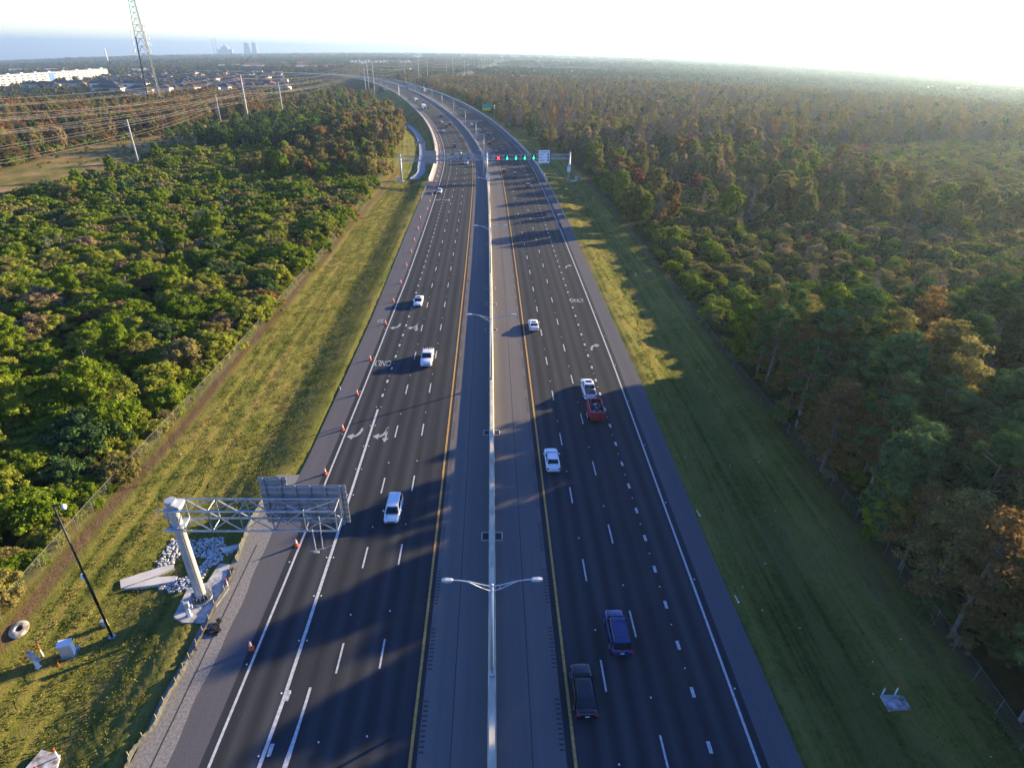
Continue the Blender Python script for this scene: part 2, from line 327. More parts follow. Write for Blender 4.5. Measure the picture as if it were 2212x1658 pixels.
# ------------------------------------------------------------------ the ground, one sheet to the horizon
def build_ground():
    phi = np.concatenate([np.arange(-180, -78, 6.0), np.arange(-78, 78, .25), np.arange(78, 180.1, 6.0)])
    phi = np.radians(phi); r = [3.0]
    while r[-1] < 26000: r.append(r[-1] * 1.0125 + .05)
    r = np.array(r); nr, npn = len(r), len(phi)
    X = np.outer(r, np.sin(phi)).ravel(); Y = np.outer(r, np.cos(phi)).ravel()
    Z, S, T = ground_z(X, Y, True)
    R2 = np.hypot(X, Y)
    # small tussocky unevenness outside the pavements
    rough = np.where((np.abs(T) > 27.5), 1.0, 0) * np.interp(R2, [0, 300, 600], [.012, .05, 0])
    Z = Z + RNG.normal(0, 1, len(Z)) * rough
    co = np.stack([X, Y, Z], 1).astype('f')
    i = np.arange(nr - 1)[:, None] * npn + np.arange(npn - 1)[None, :]
    q = np.stack([i, i + npn, i + npn + 1, i + 1], -1).reshape(-1, 4)
    me = bpy.data.meshes.new('ground'); me.vertices.add(len(co)); me.vertices.foreach_set('co', co.ravel())
    me.loops.add(q.size); me.loops.foreach_set('vertex_index', q.ravel().astype('i'))
    me.polygons.add(len(q)); me.polygons.foreach_set('loop_start', (np.arange(len(q)) * 4).astype('i')); me.polygons.foreach_set('loop_total', np.full(len(q), 4, 'i'))
    me.polygons.foreach_set('use_smooth', np.ones(len(q), bool)); me.update(); me.validate()
    a = me.attributes.new('st', 'FLOAT_VECTOR', 'POINT'); T2 = np.clip(T, -500, 500)
    a.data.foreach_set('vector', np.stack([np.clip(S, -200, 4000), T2, np.zeros_like(S)], 1).astype('f').ravel())
    # what grows where: x = mown verge, y = dry corridor grass, z = bare dirt by the left fence
    wx = np.clip((49.5 + 0 * X - np.abs(np.where(T < 0, T, T * 1.13))) / 3, 0, 1) * (S < 830)
    wy = corridor_w(X, Y)
    wz = np.clip(1.25 * np.exp(-((X + 45.2 + .3 * np.sin(S * .15)) / .8) ** 2), 0, 1) * (S < 300) * (T < 0)
    lawn = np.exp(-(((X + 470) / 170) ** 2 + ((Y - 700) / 26) ** 2) ** 2)
    a = me.attributes.new('zone', 'FLOAT_VECTOR', 'POINT'); a.data.foreach_set('vector', np.stack([np.maximum(wx, lawn), wy, wz], 1).astype('f').ravel())
    o = bpy.data.objects.new('ground', me); COL.objects.link(o); o['kind'] = 'structure'
    m, n, l, b = node_mat('ground_cover')
    g = N(n, 'ShaderNodeNewGeometry'); A = N(n, 'ShaderNodeAttribute', attribute_name='st'); Zn = N(n, 'ShaderNodeAttribute', attribute_name='zone')
    sp = N(n, 'ShaderNodeSeparateXYZ'); l.new(Zn.outputs['Vector'], sp.inputs[0])
    def noise(scale, vec, detail=6, rough=.6, mscale=None):
        if mscale:
            mp = N(n, 'ShaderNodeMapping'); mp.inputs['Scale'].default_value = mscale; l.new(vec, mp.inputs['Vector']); vec = mp.outputs[0]
        t = N(n, 'ShaderNodeTexNoise'); t.inputs['Scale'].default_value = scale; t.inputs['Detail'].default_value = detail; t.inputs['Roughness'].default_value = rough
        l.new(vec, t.inputs['Vector']); return t.outputs[0]
    pos = g.outputs['Position']
    tuft = noise(1.7, pos, 8, .75); big = noise(.09, pos, 5); stripe = noise(1.0, A.outputs['Vector'], 6, .65, (.018, .8, 1)); fine = noise(5.0, pos, 5, .8)
    rg = ramp(n, [(.37, (.035, .045, .012)), (.43, (.10, .115, .022)), (.49, (.19, .185, .038)), (.55, (.26, .21, .055)), (.60, (.21, .14, .065)), (.65, (.09, .07, .035))])
    s1 = N(n, 'ShaderNodeMath', operation='MULTIPLY_ADD'); s1.inputs[1].default_value = .26; l.new(tuft, s1.inputs[0])
    s2 = N(n, 'ShaderNodeMath', operation='MULTIPLY_ADD'); s2.inputs[1].default_value = .46; l.new(stripe, s2.inputs[0])
    s3 = N(n, 'ShaderNodeMath', operation='MULTIPLY'); s3.inputs[1].default_value = .28; l.new(big, s3.inputs[0]); l.new(s3.outputs[0], s2.inputs[2]); l.new(s2.outputs[0], s1.inputs[2]); l.new(s1.outputs[0], rg.inputs[0])
    dry = ramp(n, [(.38, (.10, .10, .03)), (.48, (.24, .17, .06)), (.60, (.38, .25, .11))]); l.new(noise(.05, pos, 8, .7), dry.inputs[0])
    wild = ramp(n, [(.35, (.016, .022, .008)), (.5, (.040, .045, .014)), (.68, (.085, .070, .028))]); l.new(noise(.35, pos, 8, .7), wild.inputs[0])
    # far country: dark woods, paler clearings
    farc = ramp(n, [(.36, (.020, .032, .014)), (.5, (.045, .05, .022)), (.60, (.09, .075, .04)), (.72, (.16, .15, .075))]); l.new(noise(.004, pos, 9, .65), farc.inputs[0])
    dist = N(n, 'ShaderNodeVectorMath', operation='LENGTH'); l.new(pos, dist.inputs[0])
    fr = N(n, 'ShaderNodeMapRange'); fr.inputs[1].default_value = 1300; fr.inputs[2].default_value = 2600; l.new(dist.outputs['Value'], fr.inputs[0])
    def mix(f, c1, c2):
        x = N(n, 'ShaderNodeMix', data_type='RGBA'); l.new(f, x.inputs[0]); l.new(c1, x.inputs[6]); l.new(c2, x.inputs[7]); return x.outputs[2]
    dirt = ramp(n, [(.35, (.085, .055, .032)), (.65, (.22, .14, .08))]); l.new(fine, dirt.inputs[0])
    c = mix(fr.outputs[0], wild.outputs[0], farc.outputs[0]); pt = N(n, 'ShaderNodeMapRange'); pt.inputs[1].default_value = .40; pt.inputs[2].default_value = .52; l.new(noise(.045, pos, 9, .75), pt.inputs[0]); pm_ = N(n, 'ShaderNodeMath', operation='MULTIPLY'); l.new(pt.outputs[0], pm_.inputs[0]); l.new(sp.outputs[1], pm_.inputs[1]); c = mix(sp.outputs[1], c, mix(pt.outputs[0], rg.outputs[0], dry.outputs[0])); c = mix(sp.outputs[0], c, rg.outputs[0]); c = mix(sp.outputs[2], c, dirt.outputs[0])
    l.new(c, b.inputs['Base Color']); b.inputs['Roughness'].default_value = 1; b.inputs['Specular IOR Level'].default_value = .05
    h = N(n, 'ShaderNodeMath', operation='ADD'); l.new(tuft, h.inputs[0]); l.new(fine, h.inputs[1])
    bp = N(n, 'ShaderNodeBump'); bp.inputs['Strength'].default_value = .9; bp.inputs['Distance'].default_value = .22; l.new(h.outputs[0], bp.inputs['Height']); l.new(bp.outputs[0], b.inputs['Normal'])
    me.materials.append(m); return o
def corridor_w(X, Y):
    """power-line corridor of dry grass left of the road, going on far beyond it on the right"""
    cx = np.interp(Y, [-200, 200, 330, 480, 640, 900, 1100, 1400, 2200, 5000], [-175, -186, -194, -186, -170, -160, -125, -92, -40, 60])
    wd = np.interp(Y, [-200, 200, 330, 480, 640, 1000, 5000], [24, 30, 28, 20, 16, 18, 26])
    wob = 5 * np.sin(Y * .05) + 4 * np.sin(Y * .017 + 1)
    return np.clip((wd - np.abs(X - cx - wob)) / 6, 0, 1) * (Y < 3500)
build_ground()
# ------------------------------------------------------------------ pavements and markings
def ledge(s): return np.interp(s, [0, 26, 52, 86, 110, 140, 180, 5000], [-21.6, -21.4, -21.0, -20.5, -20.3, -19.9, -19.8, -19.8])
def redge(s): return np.interp(s, [0, 26, 55, 95, 183, 5000], [20.3, 20.5, 20.8, 21.4, 21.8, 22.2])
LD = [-9.9, -13.6]; RD = [9.75, 13.45]
def ldot(s): return np.interp(s, [0, 30, 78, 110, 170, 5000], [-17.6, -17.4, -17.2, -16.8, -16.7, -16.7])
def rdot(s): return np.interp(s, [0, 30, 110, 400], [17.05, 17.15, 17.5, 17.9])
S1 = SMAX - 10
ribbon('road_left', lambda s: ledge(s) - .75, -5.75, -120, S1, 0.0, M['lane'], skirt=.5)
ribbon('road_right', 5.75, lambda s: redge(s) + .75, -120, S1, 0.0, M['lane'], skirt=.5)
ribbon('inner_shoulder_left', -5.75, -0.2, -120, S1, 0.0, M['inner'])
ribbon('inner_shoulder_right', 0.2, 5.75, -120, S1, 0.0, M['inner'])
ribbon('shoulder_left', lsh, lambda s: ledge(s) - .75, -120, S1, -0.004, M['shoulder'], skirt=.7)
ribbon('shoulder_right', lambda s: redge(s) + .75, rsh, -120, S1, -0.004, M['shoulder'], skirt=.7)
wig = lambda s: float(.35 * math.sin(s * .35) + .25 * math.sin(s * .9 + 1))
M['gravel'] = mat('crushed_shell_strip', (.24, .22, .19), .95, noise=.2, scale=5, col2=(.17, .155, .14), bump=.5)
ribbon('gravel_strip', lambda s: -27.4 + .3 * wig(s), lambda s: -24.6 + .3 * wig(s), 18, 62.5, 0.006, M['gravel'], step=1.0, skirt=.4)
ribbon('trench_patch', -25.8, -25.68, 18, 50, 0.012, M['seam'], step=2)
for t in (-3.2, 3.15): ribbon('sealed_joint', t - .04, t + .04, -20, 420, 0.005, M['seam'])
for t in (LD[0] + .25, RD[0] - .3, LD[1] - .2): ribbon('sealed_joint', t - .03, t + .03, -20, 260, 0.005, M['newseal'])
Z1 = 0.010
ribbon('edge_line_left', lambda s: ledge(s) - .11, lambda s: ledge(s) + .11, -20, S1, Z1, M['white'])
ribbon('edge_line_right', lambda s: redge(s) - .11, lambda s: redge(s) + .11, -20, S1, Z1, M['white'])
ribbon('yellow_line_left', -6.38, -6.14, -20, S1, Z1, M['yellow'])
ribbon('yellow_line_right', 6.30, 6.54, -20, S1, Z1, M['yellow'])
def dashes(name, tf, starts, ln, wd, s_lim, material=M['white'], dz=Z1):
    b = MB()
    for s in starts:
        if s > s_lim: break
        for k in range(max(1, int(ln / 4))) if ln > 4 else (0,):
            t0, t1 = float(tf(s)), float(tf(s + ln)); h = wd / 2
            b.add([rp(s, t0 - h, dz), rp(s, t0 + h, dz), rp(s + ln, t1 + h, dz), rp(s + ln, t1 - h, dz)], [(0, 1, 2, 3)])
    o = b.build(name, material); o['kind'] = 'structure'; return o
dashes('lane_dashes_left', lambda s: LD[0] + .0, np.arange(36.1 - 1.5 - 12.25 * 3, 900, 12.25), 3.05, .17, 900)
dashes('lane_dashes_left', lambda s: LD[1] + .0, np.arange(35.7 - 1.5 - 12.25 * 3, 900, 12.25), 3.05, .17, 900)
dashes('lane_dashes_right', lambda s: RD[0], np.arange(33.6 - 1.5 - 12.25 * 3, 900, 12.25), 3.05, .17, 900)
dashes('lane_dashes_right', lambda s: RD[1], np.arange(39.0 - 1.5 - 12.25 * 3, 900, 12.25), 3.05, .17, 900)
dashes('dotted_line_right', rdot, np.arange(31.9 - .45 - 4.65 * 4, 420, 4.65), .95, .30, 420)
dashes('dotted_line_left', lambda s: float(ldot(s)) + .0, np.arange(82.3, 420, 4.62), .95, .30, 420)
dashes('dotted_line_left', lambda s: -17.15, [22.7, 27.2, 31.7], .95, .30, 60)
ribbon('solid_line_left', lambda s: ldot(s) - .16 - .42 * smooth(33, 18, s), lambda s: ldot(s) + .14 - .42 * smooth(33, 18, s), -20, 78.5, Z1, M['white'])
ribbon('taper_line_left', lambda s: -15.45 - .6 * smooth(34, 12, s) - .13 - .12 * smooth(30, 26, s), lambda s: -15.45 - .6 * smooth(34, 12, s) + .1 + .05 * smooth(30, 26, s), 15, 32.9, Z1, M['white'], step=1.5)
# raised pavement markers
b = MB()
for tf, st0, step in ((LD[0], 28.6, 12.25), (LD[1], 28.2, 12.25), (RD[0], 26.1, 12.25), (RD[1], 31.5, 12.25)):
    for s in np.arange(st0, 300, step): b.box(rp(s, tf, .02), (.13, .13, .03), heading(s))
for s in np.arange(34.2, 250, 4.65): b.box(rp(s, float(rdot(s)) - .05, .02), (.11, .11, .03), heading(s))
for s in np.arange(84.6, 250, 4.62): b.box(rp(s, float(ldot(s)), .02), (.11, .11, .03), heading(s))
for s in np.arange(22.0, 80, 5.2):
    for d in (-.36, .36): b.box(rp(s, float(ldot(s)) - .42 * float(smooth(33, 18, s)) + d, .02), (.12, .12, .03), heading(s))
for s in np.arange(20, 200, 12.2):
    b.box(rp(s, float(redge(s)) + .33, .02), (.12, .12, .03)); b.box(rp(s + 3, float(ledge(s)) - .33, .02), (.12, .12, .03))
tag(b.build('lane_markers', M['bead']), kind='structure')
# rumble strips cut beside the yellow lines
b = MB()
for sgn in (-1, 1):
    for s0 in np.arange(20, 320, 7.2):
        for k in range(11):
            s = s0 + k * .42; a, c = (sgn * 5.30, sgn * 5.68); b.add([rp(s, a, .006), rp(s, c, .006), rp(s + .16, c, .006), rp(s + .16, a, .006)], [(0, 1, 2, 3) if sgn > 0 else (3, 2, 1, 0)])
tag(b.build('rumble_strips', M['seam']), kind='structure')
# surveyors' scribbles
def text_mesh(body, size, material, name, loc, rz=0, sx=1.0, sy=1.0, parent=None, rx=0.0, align='CENTER', extrude=0.0, bold=0.0):
    c = bpy.data.curves.new(name, 'FONT'); c.body = body; c.size = size; c.align_x = align; c.align_y = 'CENTER'; c.extrude = extrude; c.offset = bold
    t = bpy.data.objects.new(name, c); me = bpy.data.meshes.new_from_object(t); bpy.data.objects.remove(t); bpy.data.curves.remove(c)
    me.materials.clear(); me.materials.append(material)
    o = bpy.data.objects.new(name, me); COL.objects.link(o); o.location = loc; o.rotation_euler = (rx, 0, rz); o.scale = (sx, sy, 1)
    if parent: o.parent = parent
    return o
for txt, s, t, dirn, sz, sy in (('ONLY', 94.0, -18.9, math.pi, 1.15, 2.6), ('ONLY', 124.3, 18.9, 0, 1.15, 2.6), ('22', 112.8, -22.2, math.pi, 1.3, 1.5)):
    tag(text_mesh(txt, sz, M['arrow'], 'road_word', rp(s, t, .012), heading(s) + dirn, 1.0, sy, bold=.012), kind='structure')
for s, t in ((110.2, -18.6), (71.9, -18.9)): pass
def arrow_mesh(b, s, t, kind, sgn, L=3.6):
    """turn arrow; local +y = travel direction, sgn=+1 travelling along +s"""
    hd = heading(s) + (0 if sgn > 0 else math.pi); c0 = rp(s, t, .012); cr, sr = math.cos(hd), math.sin(hd)
    def P(x, y): return (c0[0] + x * cr - y * sr, c0[1] + x * sr + y * cr, c0[2])
    def poly(pts): b.add([P(*p) for p in pts], [tuple(range(len(pts)))])
    if kind in ('R', 'TR'):
        n = 7; arc = [(-.45 + .95 * (1 - math.cos(k / n * math.pi / 2)), -1.5 + 2.1 * math.sin(k / n * math.pi / 2)) for k in range(n + 1)]
        for k in range(n):
            (x0, y0), (x1, y1) = arc[k], arc[k + 1]; w0 = .17 + .08 * k / n
            dx, dy = x1 - x0, y1 - y0; q = math.hypot(dx, dy); nx, ny = -dy / q * w0, dx / q * w0
            poly([(x0 - nx, y0 - ny), (x1 - nx, y1 - ny), (x1 + nx, y1 + ny), (x0 + nx, y0 + ny)])
        poly([(.5, .6 - .75), (1.35, .6), (.5, .6 + .75)])
    if kind in ('T', 'TR'):
        poly([(-.62, -1.7), (-.36, -1.7), (-.36, 1.1), (-.62, 1.1)]); poly([(-.95, 1.05), (-.03, 1.05), (-.49, 2.1)])
b = MB()
for s, t, k, g in ((71.8, -19.0, 'R', -1), (71.8, -15.4, 'TR', -1), (109.8, -18.5, 'R', -1), (109.8, -15.1, 'TR', -1), (100.7, 18.9, 'R', 1), (148.5, 19.6, 'R', 1),
                   (226, -18.2, 'R', -1), (226, -14.9, 'TR', -1), (205, 19.8, 'R', 1), (250, 20, 'R', 1)): arrow_mesh(b, s, t, k, g)
tag(b.build('lane_arrows', M['arrow']), kind='structure')

# ------------------------------------------------------------------ median barrier and its drains
def sweep(name, prof, s0, s1, material, step=4.0, parent=None, tf=None, ns=None):
    b = MB(); rings = []; s = list(np.arange(s0, s1, step)) + [s1]
    for q in s:
        t0 = float(tf(q)) if tf else 0.0; rings.append([rp(q, t0 + x, z) for x, z in prof])
    b.loft(rings); return b.build(name, material, parent)
prof = [(.36, -.05), (.34, .12), (.24, .34), (.22, 1.10), (-.22, 1.10), (-.24, .34), (-.34, .12), (-.36, -.05)]
br = sweep('median_barrier', prof, -60, S1, M['barrier'])
tag(br, 'long pale concrete barrier dividing the two carriageways down the middle', 'barrier')
M['grate'] = mat('iron_grate', (.02, .02, .022), .6)
for i, s in enumerate((51, 72, 108.3, 122, 132, 168, 190)):
    for sg in (-1, 1):
        t = empty('drain_inlet', rp(s, sg * .78, 0), heading(s))
        side = 'left' if sg < 0 else 'right'
        where = ['nearest the camera', 'second nearest', 'beside the second lamp post', 'fourth along', 'fifth along', 'sixth along', 'farthest along'][i]
        tag(t, f'black drain inlet at the {side} foot of the barrier, {where}', 'drain', 'drain inlets along the median barrier')
        f = MB()
        for dx, dy, a, c in ((0, .62, .82, .12), (0, -.62, .82, .12), (.35 * sg, 0, .12, 1.36)): f.box((dx, dy, .015), (a, c, .05))
        f.build('frame', M['concrete'], t)
        g = MB().box((-.03 * sg, 0, .012), (.66, 1.12, .02)); g.build('grate', M['grate'], t)

# ------------------------------------------------------------------ median lamp posts
def lamp_post():
    t = empty('street_lamp', (0, 0, 0))
    tag(t, 'x', 'street lamp', 'double-arm lamp posts on the median barrier')
    MB().tube((0, 0, 0), (0, 0, 10.6), .13, .085, 10).box((0, 0, .12), (.42, .42, .24)).build('pole', M['steel_pale'], t, True)
    for sx in (-1, 1):
        a = MB(); top = [(0, 0, 10.5), (sx * .9, 0, 10.75), (sx * 1.8, 0, 11.05), (sx * 2.6, 0, 11.2), (sx * 3.0, 0, 11.22)]
        a.path(top, .045); a.path([(0, 0, 9.95), (sx * .8, 0, 10.35), (sx * 1.5, 0, 10.8), (sx * 2.0, 0, 11.08)], .035); a.tube((sx * .6, 0, 10.26), (sx * .6, 0, 10.65), .02)
        arm = a.build('arm', M['steel_pale'], t)
        h = MB().loft([[(sx * x, -w_, z0), (sx * x, w_, z0), (sx * x, w_ * .8, z1), (sx * x, -w_ * .8, z1)][::sx] for x, w_, z0, z1 in ((2.95, .07, 11.18, 11.27), (3.1, .17, 11.14, 11.32), (3.55, .20, 11.15, 11.34), (3.85, .13, 11.17, 11.30))])
        h.build('lamp_head', M['steel_pale'], arm)
    MB().lathe([(.1, 10.6), (.11, 10.68), (.05, 10.78), (.01, 10.82)], n=10).build('cap', M['steel_pale'], t)
    return t
LP = lamp_post(); lamp_s = [33.1, 86.2, 140.2, 200.8, 261, 322, 382, 446, 508, 570, 634, 700, 770, 845]
ordn = ['nearest', 'second', 'third', 'fourth', 'fifth', 'sixth', 'seventh', 'eighth', 'ninth', 'tenth', 'eleventh', 'twelfth', 'thirteenth', 'fourteenth']
for i, s in enumerate(lamp_s):
    o = LP if i == 0 else copy_tree(LP); o.location = rp(s, 0, 1.10); o.rotation_euler = (0, 0, heading(s))
    o['label'] = 'grey double-arm lamp post on the median barrier, the ' + (ordn[i] + (' one from the camera' if i else ' to the camera'))
# ------------------------------------------------------------------ vegetation
def leaf_mat(name, stops, trans=.42, nscale=.35, isl=.45, obj=.35):
    m, n, l, b = node_mat(name); n.remove(b)
    g = N(n, 'ShaderNodeNewGeometry'); oi = N(n, 'ShaderNodeObjectInfo'); tc = N(n, 'ShaderNodeTexCoord')
    no = N(n, 'ShaderNodeTexNoise'); no.inputs['Scale'].default_value = nscale; no.inputs['Detail'].default_value = 3; l.new(tc.outputs['Object'], no.inputs['Vector'])
    a = N(n, 'ShaderNodeMath', operation='MULTIPLY_ADD'); a.inputs[1].default_value = isl; l.new(g.outputs['Random Per Island'], a.inputs[0])
    c = N(n, 'ShaderNodeMath', operation='MULTIPLY_ADD'); c.inputs[1].default_value = obj; l.new(oi.outputs['Random'], c.inputs[0])
    d = N(n, 'ShaderNodeMath', operation='MULTIPLY_ADD'); d.inputs[1].default_value = .7; d.inputs[2].default_value = -.25; l.new(no.outputs[0], d.inputs[0])
    l.new(d.outputs[0], c.inputs[2]); l.new(c.outputs[0], a.inputs[2])
    r = ramp(n, stops); l.new(a.outputs[0], r.inputs[0])
    df = N(n, 'ShaderNodeBsdfDiffuse'); tr = N(n, 'ShaderNodeBsdfTranslucent'); mx = N(n, 'ShaderNodeMixShader'); mx.inputs[0].default_value = trans
    l.new(r.outputs[0], df.inputs[0]); l.new(r.outputs[0], tr.inputs[0]); l.new(df.outputs[0], mx.inputs[1]); l.new(tr.outputs[0], mx.inputs[2])
    l.new(mx.outputs[0], n['Material Output'].inputs[0]); return m
LM = {
 'green':  leaf_mat('green_leaves', [(0, (0.04416, 0.08096, 0.008832)), (.35, (0.1178, 0.184, 0.01472)), (.65, (0.2134, 0.2723, 0.02355)), (1, (0.3533, 0.3386, 0.05152))]),
 'dark':   leaf_mat('dark_green_leaves', [(0, (0.0233, 0.04992, 0.01664)), (.4, (0.04992, 0.09152, 0.02995)), (.75, (0.09152, 0.1414, 0.04326)), (1, (0.1664, 0.1997, 0.06656))], .2),
 'lime':   leaf_mat('yellow_green_leaves', [(0, (0.1325, 0.1619, 0.02208)), (.4, (0.2355, 0.265, 0.0368)), (.75, (0.3827, 0.368, 0.05152)), (1, (0.5299, 0.4122, 0.08832))]),
 'olive':  leaf_mat('olive_leaves', [(0, (0.07419, 0.08243, 0.02308)), (.35, (0.1649, 0.1566, 0.04617)), (.7, (0.2802, 0.2308, 0.07419)), (1, (0.3957, 0.3133, 0.1319))]),
 'tan':    leaf_mat('tan_leaves', [(0, (0.1325, 0.09568, 0.05152)), (.4, (0.265, 0.184, 0.09568)), (.75, (0.3827, 0.2797, 0.1325)), (1, (0.5005, 0.3827, 0.1914))]),
 'rust':   leaf_mat('rust_leaves', [(0, (0.08, 0.0544, 0.0224)), (.35, (0.184, 0.112, 0.0416)), (.7, (0.304, 0.184, 0.0576)), (1, (0.448, 0.272, 0.088))]),
 'red':    leaf_mat('red_leaves', [(0, (0.1126, 0.03098, 0.02534)), (.4, (0.2675, 0.0704, 0.04928)), (.75, (0.3942, 0.1197, 0.0704)), (1, (0.4787, 0.1971, 0.09856))]),
 'pine':   leaf_mat('pine_needles', [(0, (0.02765, 0.05875, 0.01728)), (.4, (0.06221, 0.114, 0.0311)), (.75, (0.114, 0.1814, 0.04838)), (1, (0.2074, 0.2592, 0.0864))], .2, nscale=.6),
 'brown':  leaf_mat('brown_twigs', [(0, (.085, .068, .058)), (.4, (.15, .12, .105)), (.75, (.23, .185, .16)), (1, (.32, .26, .22))], .15),
 'far':    leaf_mat('distant_leaves', [(0, (0.02048, 0.03584, 0.0128)), (.35, (0.04352, 0.064, 0.02048)), (.65, (0.0768, 0.08704, 0.03072)), (1, (0.1536, 0.1088, 0.0512))], .15, nscale=.05, obj=.55),
}
BARK = mat('bark', (.16, .13, .105), .95, noise=.3, scale=1.5)
BARKP = mat('pale_bark', (.22, .195, .165), .95, noise=.25, scale=1.0)
TWIG = mat('grey_twigs', (.27, .235, .215), .95, noise=.2, scale=1.0)

def quads(P, Nrm, size, rng, aspect=1.0):
    n = len(P); a = rng.normal(size=(n, 3)); u = np.cross(Nrm, a); u /= np.linalg.norm(u, axis=1)[:, None] + 1e-9; v = np.cross(Nrm, u)
    s = (size * rng.uniform(.6, 1.35, n))[:, None]; k = rng.uniform(.55, 1, n)[:, None] * aspect
    q = np.stack([P - u * s * .5, P - v * s * .5 * k + Nrm * s * .1, P + u * s * .5, P + v * s * .5 * k - Nrm * s * .08], 1)
    return q
def lobe_leaves(lobes, n, size, rng, low=.35, aspect=1.0, droop=0.0, jit=.16):
    L = np.array(lobes, float); w = (L[:, 3] * L[:, 4]); w /= w.sum(); idx = rng.choice(len(L), n, p=w)
    d = rng.normal(size=(n, 3)); d /= np.linalg.norm(d, axis=1)[:, None]
    flip = (d[:, 2] < -.15) & (rng.random(n) > low); d[flip, 2] *= -1
    rad = 1 - np.abs(rng.normal(0, jit, n)); R = np.stack([L[idx, 3], L[idx, 3], L[idx, 4]], 1)
    P = L[idx, :3] + d * R * rad[:, None]; P[:, 2] -= droop * rng.random(n)
    nr = d + rng.normal(0, .45, (n, 3)); nr /= np.linalg.norm(nr, axis=1)[:, None]
    return quads(P, nr, size, rng, aspect)
def core(lobes, k, rng):
    """dark inside of a crown, so light does not leak straight through: a few rough blobs of the same leaves"""
    vs = []; fs = []; o = 0
    for (x, y, z, rx, rz) in lobes:
        seg, rg = 7, 4; ring = []
        vs.append((x, y, z + rz * k)); 
        for i in range(1, rg):
            th = math.pi * i / rg
            for j in range(seg):
                a = 2 * math.pi * j / seg; q = k * rng.uniform(.85, 1.1)
                vs.append((x + rx * q * math.sin(th) * math.cos(a), y + rx * q * math.sin(th) * math.sin(a), z + rz * q * math.cos(th)))
        vs.append((x, y, z - rz * k)); n = 2 + (rg - 1) * seg
        for j in range(seg): fs.append((o, o + 1 + j, o + 1 + (j + 1) % seg))
        for i in range(rg - 2):
            for j in range(seg): a_, b_ = o + 1 + i * seg, o + 1 + (i + 1) * seg; fs.append((a_ + j, b_ + j, b_ + (j + 1) % seg, a_ + (j + 1) % seg))
        for j in range(seg): fs.append((o + n - 1, o + 1 + (rg - 2) * seg + (j + 1) % seg, o + 1 + (rg - 2) * seg + j))
        o += n
    return vs, fs
def crown_mesh(name, Q, corevf, material):
    n = len(Q); me = bpy.data.meshes.new(name); vs = Q.reshape(-1, 3); cv, cf = corevf if corevf else ([], [])
    allv = np.concatenate([vs, np.array(cv, float).reshape(-1, 3)]) if cv else vs
    faces = [(4*i, 4*i+1, 4*i+2, 4*i+3) for i in range(n)] + [tuple(k + 4 * n for k in f) for f in cf]
    me.from_pydata(allv.tolist(), [], faces); me.materials.append(material); return me

def branches(rng, base, h, r, nb, spread, z0=.4, curve=.2, twigs=0):
    b = MB(); x, y = base; pts = [(x, y, -.3)]
    for i in range(1, 6): pts.append((x + rng.normal(0, .05 * i * curve * 2), y + rng.normal(0, .05 * i * curve * 2), h * i / 5))
    b.path(pts, r, 6, r * .3)
    for i in range(nb):
        k = z0 + (1 - z0) * rng.random() * .9; z = h * k; a = rng.uniform(0, 6.28); L = spread * (1.15 - k * .5) * rng.uniform(.6, 1.1)
        p0 = (x, y, z); p1 = (x + math.cos(a) * L * .5, y + math.sin(a) * L * .5, z + L * .28); p2 = (x + math.cos(a + .2) * L, y + math.sin(a + .2) * L, z + L * .55)
        b.path([p0, p1, p2], r * .35, 4, r * .1)
        for t in range(twigs):
            a2 = a + rng.normal(0, .7); q = rng.uniform(.3, 1); s = [p0[m_] + (p2[m_] - p0[m_]) * q for m_ in range(3)]; l2 = L * .45 * rng.uniform(.5, 1)
            b.path([s, (s[0] + math.cos(a2) * l2, s[1] + math.sin(a2) * l2, s[2] + l2 * rng.uniform(.3, 1.1))], r * .13, 3, r * .04)
    return b
